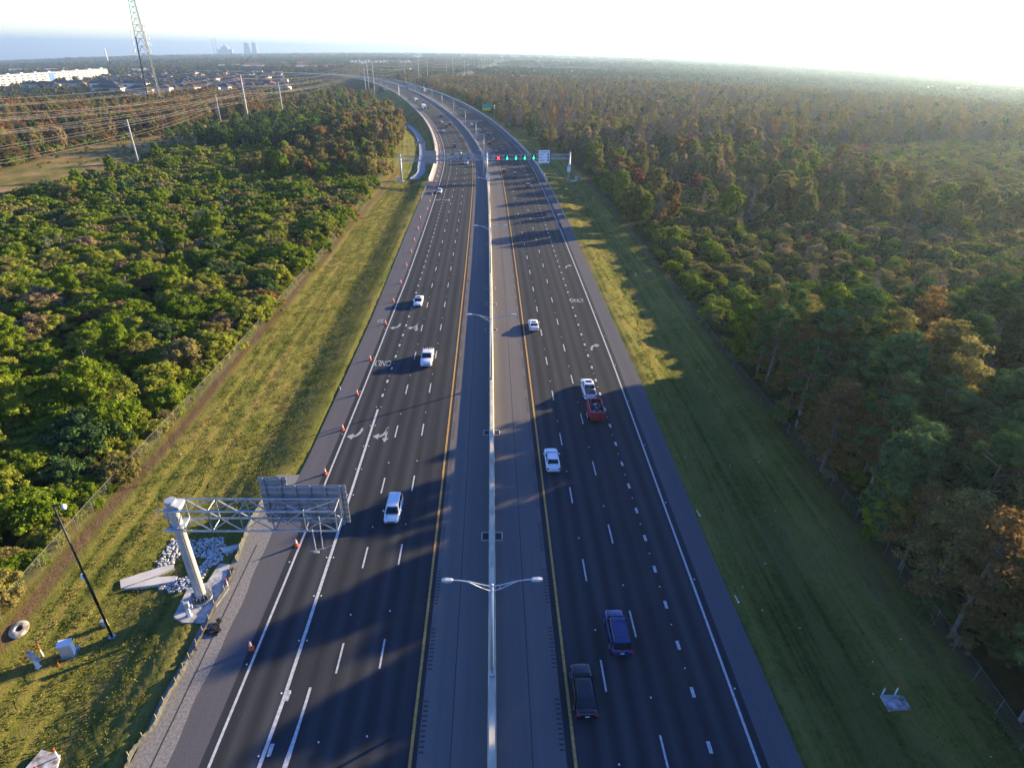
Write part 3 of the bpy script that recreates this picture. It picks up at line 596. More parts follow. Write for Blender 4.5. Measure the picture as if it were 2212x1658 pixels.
def geo(kind, seed, lod):
    """(crown quads, core, trunk MB) of one tree, metres"""
    rng = np.random.default_rng(seed); q = {0: 1.0, 1: .24, 2: .05}[lod]; sz = {0: 1.0, 1: 1.85, 2: 3.8}[lod]
    if kind == 'bushy':                                          # broad vine-draped crown, ~6.5 m
        lobes = [(0, 0, 2.6, 3.7, 1.9)]; nl = 44
        for i in range(nl):
            a = i * 2.4 + rng.uniform(-.6, .6); rr = 4.4 * math.sqrt((i + .6) / nl); lobes.append((rr * math.cos(a) * rng.uniform(.8, 1.2), rr * math.sin(a), max(.7, rng.uniform(3.1, 5.7) - rr * .62), rng.uniform(.45, 1.25), rng.uniform(.4, 1.05)))
        Q = lobe_leaves(lobes, int(6200 * q), .33 * sz, rng, .55, jit=.36); tr = branches(rng, (0, 0), 4.4, .17, 6, 3.4)
    elif kind == 'tall':                                         # upright hardwood, ~13.5 m
        lobes = [(0, 0, 8.4, 3.0, 3.4)]
        for i in range(34):
            a = i * 2.4 + rng.uniform(-.5, .5); z = 2.6 + 10.2 * (i / 33); rr = 3.6 * math.sin(math.pi * min(.93, (z - .5) / 14)) * rng.uniform(.5, 1.1)
            lobes.append((rr * math.cos(a), rr * math.sin(a), z, rng.uniform(.7, 1.7), rng.uniform(.6, 1.4)))
        Q = lobe_leaves(lobes, int(6200 * q), .38 * sz, rng, .5, jit=.34); tr = branches(rng, (0, 0), 11, .24, 9, 3.4, .25)
    elif kind == 'pine':                                         # slash pine: bare stem, wide tufted top, ~17 m
        lobes = []
        for i in range(40):
            a = i * 2.4 + rng.uniform(-.5, .5); k = (i / 39); z = 8.6 + 7.4 * k; rr = (4.3 - 3.2 * max(0, k - .5) / .5) * rng.uniform(.25, 1)
            lobes.append((rr * math.cos(a), rr * math.sin(a), z - rr * .22, rng.uniform(.75, 1.35), rng.uniform(.4, .75)))
        Q = lobe_leaves(lobes, int(6000 * q), .34 * sz, rng, .6, aspect=.5, jit=.32)
        tr = branches(rng, (0, 0), 15.8, .23, 18, 3.7, .5)
    elif kind == 'cypress':                                      # feathery, tiered, ~15 m
        lobes = []
        for i in range(44):
            a = i * 2.4 + rng.uniform(-.6, .6); k = i / 43; z = 4.0 + 11.0 * k; rr = (3.9 * (1 - k) ** .7 + .3) * rng.uniform(.3, 1.1)
            lobes.append((rr * math.cos(a), rr * math.sin(a), z + rng.uniform(-.5, .5), rng.uniform(.8, 1.6), rng.uniform(.22, .5)))
        Q = lobe_leaves(lobes, int(5000 * q), .34 * sz, rng, .8, aspect=.6, droop=.3, jit=.35); tr = branches(rng, (0, 0), 14.2, .21, 16, 3.2, .25)
        lobes = []
    elif kind == 'bare':
        tr = branches(rng, (0, 0), 11.5, .17, 12 if lod < 2 else 4, 2.8, .28, twigs=(9, 4, 0)[lod]); lobes = [(0, 0, 8, 1.8, 3)]
        Q = lobe_leaves(lobes, int(160 * max(q, .15)), .22 * sz, rng, 1, .3, jit=.5); lobes = []
    elif kind == 'wisp':                                         # leafless swamp tree seen as a haze of fine twigs
        lobes = []
        for i in range(16):
            a = i * 2.4; k = i / 15; z = 4 + 8.5 * k; rr = (2.2 * (1 - k * .8)) * rng.uniform(.3, 1); lobes.append((rr * math.cos(a), rr * math.sin(a), z, .9, .8))
        Q = lobe_leaves(lobes, int(1400 * q), .5 * sz, rng, .9, aspect=.13, jit=.5); tr = branches(rng, (0, 0), 12.6, .16, 9, 2.2, .3); lobes = []
    elif kind == 'clump':                                        # far-off group of crowns
        lobes = [(rng.uniform(-7, 7), rng.uniform(-7, 7), rng.uniform(3.5, 7), rng.uniform(2.6, 4.5), rng.uniform(2.5, 4)) for i in range(9)]
        Q = lobe_leaves(lobes, 170, 2.0, rng, .4, jit=.2); tr = MB().tube((0, 0, -1), (0, 0, 4), .3)
    return Q, (core(lobes, .72, rng) if lobes else None), tr
SPEC = {  # kind -> (shape, leaf material, bark, natural height)
 'bush_green': ('bushy', 'green', BARK, 6.3), 'bush_dark': ('bushy', 'dark', BARK, 6.3), 'bush_lime': ('bushy', 'lime', BARK, 6.3), 'bush_olive': ('bushy', 'olive', BARK, 6.3),
 'bush_tan': ('bushy', 'tan', BARK, 6.3), 'bush_red': ('bushy', 'red', BARK, 6.3), 'bush_rust': ('bushy', 'rust', BARK, 6.3),
 'tall_green': ('tall', 'green', BARKP, 13), 'tall_dark': ('tall', 'dark', BARK, 13), 'tall_olive': ('tall', 'olive', BARKP, 13), 'tall_rust': ('tall', 'rust', BARK, 13), 'tall_tan': ('tall', 'tan', BARK, 13), 'tall_red': ('tall', 'red', BARK, 13),
 'pine': ('pine', 'pine', BARKP, 16.8), 'cypress': ('cypress', 'rust', BARK, 15), 'cypress_olive': ('cypress', 'olive', BARK, 15), 'cypress_brown': ('cypress', 'brown', BARKP, 15),
 'bare': ('bare', 'brown', TWIG, 12.5), 'wisp': ('wisp', 'brown', TWIG, 12.5), 'clump': ('clump', 'far', BARK, 9)}
_geo = {}; PROT = {}
def proto(kind, lod, var):
    key = (kind, lod, var)
    if key in PROT: return PROT[key]
    shape, lm, bark, h = SPEC[kind]; gk = (shape, lod, var)
    if gk not in _geo: _geo[gk] = geo(shape, sum(map(ord, shape)) * 7 + var * 13, lod)
    Q, cr, tr = _geo[gk]
    cm = crown_mesh(kind + '_crown', Q, cr, LM[lm])
    tm = bpy.data.meshes.new(kind + '_trunk'); tm.from_pydata(tr.v, [], tr.f); tm.materials.append(bark)
    PROT[key] = (cm, tm); return PROT[key]
_joined = {}
def joined(kind, lod, var):
    key = (kind, lod, var)
    if key in _joined: return _joined[key]
    cm, tm = proto(kind, lod, var); me = bpy.data.meshes.new(kind)
    cv = [tuple(v.co) for v in cm.vertices]; cf = [tuple(p.vertices) for p in cm.polygons]; o = len(cv)
    tv = [tuple(v.co) for v in tm.vertices]; tf = [tuple(i + o for i in p.vertices) for p in tm.polygons]
    me.from_pydata(cv + tv, [], cf + tf); me.materials.append(cm.materials[0]); me.materials.append(tm.materials[0])
    me.polygons.foreach_set('material_index', [0] * len(cf) + [1] * len(tf))
    ob = bpy.data.objects.new(kind, me); _joined[key] = ob; return ob

def pn(x, y, f, ph=0.0):                                         # smooth patchiness, about -1..1
    return (np.sin(x * f + 1.3 + ph) * np.cos(y * f * 1.1 + .7 * ph) + np.sin((x + y) * f * .63 + 2 + ph) * .8 + np.cos((x - 1.7 * y) * f * .41 + ph) * .7) / 2.2

def grid_pts(x0, x1, y0, y1, sp, keep=.8):
    gx, gy = np.meshgrid(np.arange(x0, x1, sp), np.arange(y0, y1, sp)); P = np.stack([gx.ravel(), gy.ravel()], 1) + RNG.uniform(-.42, .42, (gx.size, 2)) * sp
    P = P[RNG.random(len(P)) < keep]
    vis = (np.abs(P[:, 0] - P[:, 1] * .03) < np.maximum(P[:, 1], 0) * 1.05 + 75)
    return P[vis]
TREES = []          # x, y, kind, scale
def plant(P, fn, inside=False):
    if not len(P): return
    S, T = st_of(P[:, 0], P[:, 1]); cw = corridor_w(P[:, 0], P[:, 1])
    far = (np.abs(P[:, 0]) > 2600) | (P[:, 1] > 2600)
    for (x, y), s, t, c, fr in zip(P, S, T, cw, far):
        if not fr:
            if -52 < t < 0 and s > 560: continue
            if s <= 560 and -46 < t < 0 and y < 320: continue
            if s <= 560 and -44 < t < 0 and y >= 320: continue
            if 0 <= t < (42.4 if y < 250 else 34.5 if s > 300 else 39): continue
            if y < 330 and -47.2 < x < 42.4: continue
        if (c > .35) != inside and (inside or c > .35): continue
        r = fn(x, y, s, t)
        if r: TREES.append((x, y, r[0], r[1]))
ch = lambda opts: opts[int(np.searchsorted(np.cumsum([o[1] for o in opts]), RNG.random() * sum(o[1] for o in opts)))][0]
def f_left(x, y, s, t):
    n1 = float(pn(x, y, .045)); n2 = float(pn(x, y, .02, 2.0))
    if x < -205 and y > 190: return None
    if y < 250 or (y < 335 and x < -100):
        k = ch([('bush_green', 40), ('bush_lime', 14 + 18 * max(0, n1)), ('bush_olive', 14 + 26 * max(0, n2) * (y > 95)), ('bush_dark', 14 * max(0, -n1) + 4), ('bush_tan', (2 + 6 * max(0, n2)) * (y > 80)), ('bare', 1.0), ('tall_green', 2.0), ('bush_rust', .6 * (y > 100))])
        sc = RNG.uniform(.62, 1.0) * (1 + .2 * n2) * (1.3 if RNG.random() < .08 else 1)
        if k == 'bare': sc = .5
        if k == 'tall_green': sc = .62
        return k, sc
    if x > -92 and 330 < y < 520: return ch([('tall_olive', 5), ('tall_tan', 2.5), ('tall_rust', 2), ('tall_green', 1.5)]), RNG.uniform(.8, 1.12)
    if x < -100 and y < 430: return ch([('pine', 5), ('tall_dark', 3), ('tall_green', 2)]), RNG.uniform(.6, .85)
    k = ch([('bush_green', 3), ('bush_olive', 3), ('tall_olive', 2), ('tall_green', 1.5), ('tall_rust', 1.2), ('tall_dark', 1), ('bush_tan', 1)])
    return k, (RNG.uniform(.55, .85) if k.startswith('tall') else RNG.uniform(.9, 1.3))
def f_farleft(x, y, s, t):
    n1 = float(pn(x, y, .03)); 
    if y > 690 or (x < -330 and y > 560 + .1 * (x + 330)): return None
    if x > -300 and y < 255: k = ch([('bush_olive', 3), ('bush_rust', 2), ('bush_green', 1), ('tall_rust', 1)]); return k, RNG.uniform(.5, .9)
    k = ch([('cypress', 4 + 3 * n1), ('tall_rust', 3), ('tall_olive', 2.5), ('tall_red', .3), ('tall_tan', 1.2), ('wisp', 1.6), ('tall_dark', 1.6 - n1), ('cypress_olive', 2)])
    return k, RNG.uniform(.62, 1.0)
def yA(x): return 104 + .17 * (x - 43)
def f_right(x, y, s, t):
    n1 = float(pn(x, y, .04)); n2 = float(pn(x, y, .017, 1.0)); b = yA(x)
    if y < b:
        if y > b - 14: return ch([('pine', 7), ('tall_green', 1.5)]), RNG.uniform(.62, .9)
        if RNG.random() < .30: return ch([('bush_dark', 3), ('bush_green', 3), ('bush_olive', 1)]), RNG.uniform(.5, 1.0)
        k = ch([('pine', 3.2 + n1), ('cypress', 2.6 - n1), ('cypress_olive', 1.6), ('tall_dark', 1.3), ('tall_green', 1.0), ('wisp', .8), ('bare', .5)])
        return k, RNG.uniform(.9, 1.22) * (.9 if x < 50 else 1.0)
    if y < b + 7: return None
    yc = 300 + .45 * min(x - 43, 230)
    if y < yc:
        if x > 70 and n2 + .5 * n1 < -.75: return (ch([('bush_tan', 3), ('bush_olive', 2), ('bush_lime', 1)]), RNG.uniform(.18, .3)) if RNG.random() < .6 else None
        hedge = x < 62
        if hedge: k = ch([('bush_lime', 3), ('bush_green', 4), ('bush_olive', 3), ('bush_dark', 2)]); sc = RNG.uniform(.38, .68)
        else:
            k = ch([('bush_olive', 5), ('bush_dark', 1.6 - n1), ('bush_green', 2.4), ('bush_tan', 1.4 + n2), ('bush_rust', .6), ('bush_red', .16 + .2 * max(0, n1)), ('wisp', .5), ('bush_lime', .8)]); sc = RNG.uniform(.4, .85) * (1 + .3 * n1) * (.8 if x < 100 else 1)
        if y > 190 and x < 170 and RNG.random() < .12 + .3 * smooth(200, 300, y): k = ch([('tall_olive', 3), ('tall_green', 1), ('tall_rust', 1.2), ('tall_tan', 1), ('tall_red', .2), ('wisp', 1.4)]); sc = RNG.uniform(.55, .95)
        if k == 'wisp': sc = min(sc, .55)
        return k, sc
    if y > 1150 + 100 * n2 - .9 * max(0, x - 250): return None
    k = ch([('cypress', 1.5 + n1), ('cypress_brown', 4), ('wisp', 3), ('tall_tan', .8), ('tall_rust', 1.6), ('tall_olive', 1.8), ('tall_dark', 1.5), ('tall_red', .06), ('cypress_olive', 2.6)])
    return k, RNG.uniform(.78, 1.05)
plant(grid_pts(-215, -46, 18, 320, 4.4, .9), f_left)
plant(grid_pts(-51, -46, 18, 300, 1.7, .8), lambda x, y, s, t: (ch([('bush_lime', 3), ('bush_olive', 3), ('bush_green', 4)]), RNG.uniform(.22, .42)) if x < -47.3 else None)
plant(grid_pts(42.5, 125, -10, 132, 3.4, .85), lambda x, y, s, t: (ch([('bush_dark', 4), ('bush_green', 3.5), ('bush_olive', 2), ('bush_rust', .5)]), RNG.uniform(.28, .7) * (.7 if x < 46 else 1)))
plant(grid_pts(-215, -30, 320, 800, 6.6, .88), f_left)
plant(grid_pts(-760, -195, 190, 700, 7.6, .88), f_farleft)
plant(grid_pts(-260, -200, 180, 480, 3.6, .7), lambda x, y, s, t: (ch([('bush_olive', 4), ('bush_rust', 2), ('bush_tan', 1.5), ('bush_green', 2)]), RNG.uniform(.35, .75)))
plant(grid_pts(43, 330, -20, 150, 5.7, .9), lambda x, y, s, t: f_right(x, y, s, t) if y < yA(x) + 7 else None)
plant(grid_pts(43, 62, 5, 96, 4.6, .9), lambda x, y, s, t: (ch([('pine', 3), ('cypress', 2), ('cypress_olive', 2), ('tall_dark', 1.5), ('tall_green', 1), ('wisp', .8)]), RNG.uniform(.7, 1.05)))
plant(grid_pts(43, 420, 110, 440, 4.8, .92), lambda x, y, s, t: f_right(x, y, s, t) if y >= yA(x) + 7 and y < 300 + .45 * min(x - 43, 230) else None)
plant(grid_pts(-160, 1400, 290, 1400, 8.2, .86), lambda x, y, s, t: f_right(x, y, s, t) if (y >= 300 + .45 * min(x - 43, 230) and t > 30) else None)
plant(grid_pts(-225, -140, 120, 900, 5.5, .35), lambda x, y, s, t: (ch([('bush_olive', 4), ('bush_tan', 3), ('bush_rust', 1)]), RNG.uniform(.1, .3)) if float(pn(x, y, .06)) > -.2 else None, True)
# far country
TOWN = []
FARP = []
def far_band(y0, y1, sp, sc, keep):
    P = grid_pts(-1.15 * y1 - 100, 1.1 * y1, y0, y1, sp, keep); S, T = st_of(P[:, 0], P[:, 1]); cw = corridor_w(P[:, 0], P[:, 1])
    n = pn(P[:, 0], P[:, 1], 9.0 / (y0 + 800), 3.0); n3 = pn(P[:, 0], P[:, 1], .02, 5.0)
    ok = (cw < .35) & (n > -.62); ok &= ~((np.abs(T) < 62) & (P[:, 1] < 2600))
    r = np.hypot(P[:, 0], P[:, 1]); right = P[:, 0] > -150 + 0 * r
    lim = np.where(right, 1050, 640); ok &= r > lim - 60
    tb = np.exp(-((P[:, 0] + 640) / 430) ** 4 - ((P[:, 1] - 1130) / 470) ** 4)
    ok &= ~((tb > .5) & (RNG.random(len(P)) < .58))
    for (x, y), q in zip(P[ok], n3[ok]): FARP.append((x, y, sc * float(RNG.uniform(.75, 1.2)) * (1 + .15 * float(q))))
far_band(640, 1500, 17, .62, .85); far_band(1500, 2900, 28, .95, .85); far_band(2900, 5200, 52, 1.55, .85); far_band(5200, 9500, 105, 2.3, .8)

def town_clear(x, y): return False
# choose the trees that are things of their own (those that show largest), the rest become woods
T_ = TREES
kinds_cat = lambda k: 'pine' if k == 'pine' else 'cypress' if k.startswith('cypress') else 'bare' if k in ('bare', 'wisp') else 'tall' if k.startswith('tall') else 'bush'
def seen(x, y, z):
    q = RM.T @ (np.array([x, y, z]) - CAMP)
    if q[2] > -5: return None
    u, v = CX - F * q[0] / q[2], CY + F * q[1] / q[2]
    return (u, v, -q[2]) if -60 < u < 2272 and -20 < v < 1720 else None
cand = {}
for i, (x, y, k, sc) in enumerate(T_):
    h = SPEC[k][3] * sc; s_ = seen(x, y, h * .7)
    if s_ and s_[2] < 420: cand.setdefault(kinds_cat(k), []).append((h / s_[2], i))
LIM = {'bush': 290, 'tall': 150, 'pine': 150, 'cypress': 130, 'bare': 60}
solo = set()
for c, L in cand.items():
    L.sort(reverse=True); solo |= {i for _, i in L[:LIM[c]]}
NAME = {'bush': 'broadleaf_shrub', 'tall': 'broadleaf_tree', 'pine': 'pine_tree', 'cypress': 'cypress_tree', 'bare': 'bare_tree'}
LEAFW = {'green': 'bright green', 'dark': 'dark green', 'lime': 'yellow-green', 'olive': 'olive green', 'tan': 'tan', 'rust': 'rust brown', 'red': 'red-leaved', 'pine': 'tufted green', 'brown': 'leafless brown'}
def zone_words(x, y):
    if x < 0:
        if x > -62: return 'along the left chain-link fence'
        if x > -205 and y < 140: return 'in the dense thicket at the left of the picture'
        if x > -205: return 'in the thicket between the power line and the road'
        return 'in the autumn woods beyond the power line'
    if y < 130: return 'at the fence right of the road' if x < 60 else 'in the tall pine and cypress wood at the right'
    if x < 65: return 'in the hedge along the right fence'
    return 'in the mixed scrub right of the road'
zc = {}
for i, (x, y, k, sc) in enumerate(T_): zc[i] = gz(x, y) if False else None
_xy = np.array([(t[0], t[1]) for t in T_]); _z = ground_z(_xy[:, 0], _xy[:, 1])
for i in sorted(solo):
    x, y, k, sc = T_[i]; c = kinds_cat(k); cm, tm = proto(k, 0, i % 3)
    e = empty(NAME[c], (x, y, float(_z[i])), RNG.uniform(0, 6.28)); e.scale = (sc * RNG.uniform(.9, 1.2),) * 2 + (sc * RNG.uniform(.85, 1.1),)
    lw = LEAFW[SPEC[k][1]]; zw = zone_words(x, y)
    word = {'bush': 'bushy broadleaf tree', 'tall': 'upright broadleaf tree', 'pine': 'pine', 'cypress': 'feathery cypress', 'bare': 'bare tree'}[c]
    tag(e, f'{lw} {word} {zw}', 'tree', f'{lw} {word}'.replace('cypress', 'cypresse') + f's {zw}')
    for nm, me in (('crown', cm), ('trunk', tm)):
        o = bpy.data.objects.new(nm, me); COL.objects.link(o); o.parent = e

def scatter(name, P, Z, scl, idx, protos):
    me = bpy.data.meshes.new(name); co = np.stack([P[:, 0], P[:, 1], Z], 1).astype('f'); me.vertices.add(len(co)); me.vertices.foreach_set('co', co.ravel())
    for nm, ty, arr, fld in (('idx', 'INT', np.asarray(idx, 'i'), 'value'), ('rot', 'FLOAT', RNG.uniform(0, 6.28, len(co)).astype('f'), 'value'), ('scl', 'FLOAT', np.asarray(scl, 'f'), 'value')):
        a = me.attributes.new(nm, ty, 'POINT'); a.data.foreach_set(fld, arr)
    o = bpy.data.objects.new(name, me); COL.objects.link(o)
    c = bpy.data.collections.new(name + '_kinds')
    for k_, p in enumerate(protos): q = p.copy(); q.name = '%s_%03d' % (name, k_); c.objects.link(q)
    ng = bpy.data.node_groups.new(name, 'GeometryNodeTree'); ng.interface.new_socket('Geometry', in_out='INPUT', socket_type='NodeSocketGeometry'); ng.interface.new_socket('Geometry', in_out='OUTPUT', socket_type='NodeSocketGeometry')
    n = ng.nodes; l = ng.links; gi = n.new('NodeGroupInput'); go = n.new('NodeGroupOutput'); ip = n.new('GeometryNodeInstanceOnPoints'); ci = n.new('GeometryNodeCollectionInfo')
    ci.inputs['Collection'].default_value = c; ci.inputs['Separate Children'].default_value = True; ci.inputs['Reset Children'].default_value = True
    def na(nm, ty):
        a = n.new('GeometryNodeInputNamedAttribute'); a.data_type = ty; a.inputs[0].default_value = nm; return [s for s in a.outputs if s.enabled][0]
    cx = n.new('ShaderNodeCombineXYZ'); l.new(na('rot', 'FLOAT'), cx.inputs[2])
    l.new(gi.outputs[0], ip.inputs['Points']); l.new(ci.outputs[0], ip.inputs['Instance']); ip.inputs['Pick Instance'].default_value = True
    l.new(na('idx', 'INT'), ip.inputs['Instance Index']); l.new(cx.outputs[0], ip.inputs['Rotation']); l.new(na('scl', 'FLOAT'), ip.inputs['Scale']); l.new(ip.outputs[0], go.inputs[0])
    md = o.modifiers.new('scatter', 'NODES'); md.node_group = ng; return o
rest = {}
for i, (x, y, k, sc) in enumerate(T_):
    if i in solo: continue
    d = math.hypot(x, y); lod = 0 if d < 170 else 1
    g = {'bush': 'broadleaf_scrub', 'tall': 'broadleaf_woods', 'pine': 'pine_woods', 'cypress': 'cypress_woods', 'bare': 'leafless_woods'}[kinds_cat(k)]
    rest.setdefault(g, []).append((x, y, float(_z[i]), sc, (k, lod, i % 3)))
for g, L in rest.items():
    keys = sorted({q[4] for q in L}); o = scatter(g, np.array([(q[0], q[1]) for q in L]), np.array([q[2] for q in L]), [q[3] for q in L], [keys.index(q[4]) for q in L], [joined(*k) for k in keys])
    o['kind'] = 'stuff'
_f = np.array(FARP); fz = np.concatenate([ground_z(_f[a:a+20000, 0], _f[a:a+20000, 1]) for a in range(0, len(_f), 20000)])
o = scatter('far_woods', _f[:, :2], fz, _f[:, 2], RNG.integers(0, 4, len(_f)), [joined('clump', 2, v) for v in range(4)]); o['kind'] = 'stuff'
print('TREES', len(T_), 'solo', len(solo), 'far', len(FARP))

def grass_blades():
    m = leaf_mat('grass_blades', [(.32, (.04, .055, .012)), (.42, (.11, .125, .024)), (.52, (.20, .195, .038)), (.62, (.27, .22, .055)), (.70, (.21, .145, .065)), (.78, (.11, .085, .042))], .25); n = m.node_tree.nodes; l = m.node_tree.links
    g = N(n, 'ShaderNodeNewGeometry'); r = [q for q in n if q.type == 'VALTORGB'][0]
    def nz(sc, det):
        mp = N(n, 'ShaderNodeMapping'); mp.inputs['Scale'].default_value = sc; l.new(g.outputs['Position'], mp.inputs['Vector']); t = N(n, 'ShaderNodeTexNoise'); t.inputs['Scale'].default_value = 1; t.inputs['Detail'].default_value = det; l.new(mp.outputs[0], t.inputs['Vector']); return t.outputs[0]
    a = N(n, 'ShaderNodeMath', operation='MULTIPLY_ADD'); a.inputs[1].default_value = .16; l.new(g.outputs['Random Per Island'], a.inputs[0]); b_ = N(n, 'ShaderNodeMath', operation='MULTIPLY_ADD'); b_.inputs[1].default_value = .62; l.new(nz((.8, .018, 1), 6), b_.inputs[0])
    c = N(n, 'ShaderNodeMath', operation='MULTIPLY'); c.inputs[1].default_value = .26; l.new(nz((.1, .1, .1), 5), c.inputs[0]); l.new(c.outputs[0], b_.inputs[2]); l.new(b_.outputs[0], a.inputs[2]); l.new(a.outputs[0], r.inputs[0]); return m
LM['grass'] = grass_blades()
# mown grass tufts close to the camera
def tuft_patch(seed):
    rng = np.random.default_rng(seed); n = 90; P = np.stack([rng.uniform(-1, 1, n), rng.uniform(-1, 1, n), rng.uniform(.02, .07, n)], 1)
    nr = rng.normal(0, 1, (n, 3)); nr[:, 2] = np.abs(nr[:, 2]) * .6 + .1; nr /= np.linalg.norm(nr, axis=1)[:, None]
    return crown_mesh('grass_patch', quads(P, nr, .15, rng, .7), None, LM['grass'])
gp = [bpy.data.objects.new('grass_patch', tuft_patch(k)) for k in range(4)]
G_ = np.concatenate([grid_pts(-48, -26, 20, 270, 1.75, 1.0), grid_pts(20, 41.5, 20, 270, 1.75, 1.0)])
_z2, _S, _T = ground_z(G_[:, 0], G_[:, 1], True); ok = (_T < lsh(_S) - 1.4 - 1.2 * (_S < 64)) | (_T > rsh(_S) + 1.2)
ok &= ~((G_[:, 0] < -26) & (G_[:, 0] > -31.5) & (G_[:, 1] > 38.5) & (G_[:, 1] < 48)); ok &= (G_[:, 0] > 0) | (G_[:, 0] > -43.6); G_ = G_[ok]; _z2 = _z2[ok]
o = scatter('grass', G_, _z2, RNG.uniform(.85, 1.25, len(G_)), RNG.integers(0, 4, len(G_)), gp); o['kind'] = 'stuff'
# ------------------------------------------------------------------ chain-link fences
def mesh_wire(name, dens=.13, col=(.16, .165, .17)):
    m, n, l, b = node_mat(name); b.inputs['Base Color'].default_value = (*col, 1); b.inputs['Metallic'].default_value = .5; b.inputs['Roughness'].default_value = .5
    tc = N(n, 'ShaderNodeAttribute', attribute_name='st'); vals = []
    for dx, dy in ((1, 1), (1, -1)):
        d = N(n, 'ShaderNodeVectorMath', operation='DOT_PRODUCT'); d.inputs[1].default_value = (dx * 12.0, dy * 12.0, 0); l.new(tc.outputs['Vector'], d.inputs[0])
        fr = N(n, 'ShaderNodeMath', operation='FRACT'); l.new(d.outputs['Value'], fr.inputs[0]); lt = N(n, 'ShaderNodeMath', operation='LESS_THAN'); lt.inputs[1].default_value = dens * .5; l.new(fr.outputs[0], lt.inputs[0]); vals.append(lt)
    mx = N(n, 'ShaderNodeMath', operation='MAXIMUM'); l.new(vals[0].outputs[0], mx.inputs[0]); l.new(vals[1].outputs[0], mx.inputs[1]); l.new(mx.outputs[0], b.inputs['Alpha']); return m
M['link'] = mesh_wire('chain_link'); M['fence_steel'] = mat('dull_fence_steel', (.17, .165, .16), .7, .3)
def fence(label, pts, h=1.85, step=3.0):
    P = catmull(np.array(pts, float), 20); d = np.concatenate([[0], np.cumsum(np.hypot(*np.diff(P, axis=0).T))]); q = np.arange(0, d[-1], step); X = np.interp(q, d, P[:, 0]); Y = np.interp(q, d, P[:, 1]); Z = ground_z(X, Y)
    t = empty('chain_link_fence', (X[0], Y[0], Z[0])); tag(t, label, 'fence'); ox, oy, oz = X[0], Y[0], Z[0]
    vs = []; fs = []; st = []
    for i in range(len(q)):
        vs += [(X[i]-ox, Y[i]-oy, Z[i]-oz), (X[i]-ox, Y[i]-oy, Z[i]-oz+h)]; st += [(q[i], 0, 0), (q[i], h, 0)]
        if i: fs.append((2*i-2, 2*i, 2*i+1, 2*i-1))
    o = MB().add(vs, fs).build('wire_mesh', M['link'], t); a = o.data.attributes.new('st', 'FLOAT_VECTOR', 'POINT'); a.data.foreach_set('vector', np.array(st, 'f').ravel())
    b = MB()
    for i in range(len(q) - 1): b.tube((X[i]-ox, Y[i]-oy, Z[i]-oz+h), (X[i+1]-ox, Y[i+1]-oy, Z[i+1]-oz+h), .025, n=5)
    b.build('top_rail', M['fence_steel'], t)
    pm = None
    for i in range(min(len(q), 99)):
        if pm is None:
            po = MB().tube((0, 0, -.3), (0, 0, h + .06), .04, n=6).build('post', M['fence_steel'], t); pm = po.data
        else: po = bpy.data.objects.new('post', pm); COL.objects.link(po); po.parent = t
        po.location = (X[i]-ox, Y[i]-oy, Z[i]-oz)
    return t
fence('wire chain-link fence between the left grass verge and the green thicket', [(-46.5, 22), (-46.7, 60), (-45.9, 89), (-45.7, 118), (-46.4, 180), (-48.5, 235), (-49.5, 290)])
fence('dark wire chain-link fence at the foot of the trees right of the road', [(41.0, 18), (42.4, 41), (42.4, 64), (41.5, 81), (40.9, 114), (40.2, 155), (39.2, 230), (36.0, 262), (34.5, 290)])

# ------------------------------------------------------------------ guardrails and parapets
def guardrail(label, s0, s1, tf, face):
    t = empty('guardrail', rp(s0, tf(s0), 0)); tag(t, label, 'guardrail'); o0 = Vector(rp(s0, tf(s0), 0))
    pr = [(0, .50), (.05, .54), (.02, .60), (.02, .64), (.05, .70), (0, .80), (-.03, .80), (-.03, .50)]
    rings = []
    for s in np.arange(s0, s1 + .1, 3.8): rings.append([tuple(Vector(rp(s, tf(s) + x * face, z)) - o0) for x, z in (pr if face > 0 else pr)])
    MB().loft(rings).build('rail', M['steel'], t)
    b = None
    for i, s in enumerate(np.arange(s0, s1, 1.9)):
        if i > 98: break
        if b is None: b = MB().box((0, 0, .38), (.15, .2, .86)); po = b.build('post', M['steel'], t); pm = po.data
        else: po = bpy.data.objects.new('post', pm); COL.objects.link(po); po.parent = t
        po.location = Vector(rp(s, tf(s) + .12, 0)) - o0; po.rotation_euler = (0, 0, heading(s))
guardrail('steel guardrail on posts along the right shoulder, before the lane-signal gantry', 183.5, 262, lambda s: float(rsh(s)) - .35, 1)
guardrail('white-topped steel guardrail along the left shoulder, before the gantry', 226, 262, lambda s: float(lsh(s)) + .3, -1)
pp = [(-.2, -.3), (-.2, 1.05), (.2, 1.05), (.3, .3), (.35, 0), (.35, -.3)]
tag(sweep('road_parapet', [(x * -1, z) for x, z in pp][::-1], 262, 1100, M['barrier'], tf=lambda s: float(rsh(s)) - .35), 'pale concrete parapet wall curving along the right edge of the road', 'parapet')
tag(sweep('road_parapet', pp, 262, 1100, M['barrier'], tf=lambda s: float(lsh(s)) + .35), 'white concrete parapet wall curving along the left edge of the road', 'parapet')
M['white_conc'] = mat('pale_new_and_sunlit_concrete', (.58, .54, .47), .8, noise=.1, scale=.5)
ribbon('shoulder_sunlight_strip', lambda s: lsh(s) + .8, lambda s: lsh(s) + 2.0, 262, 560, .012, M['white_conc'])  # pale strip: sunlight on the left shoulder, put into its colour

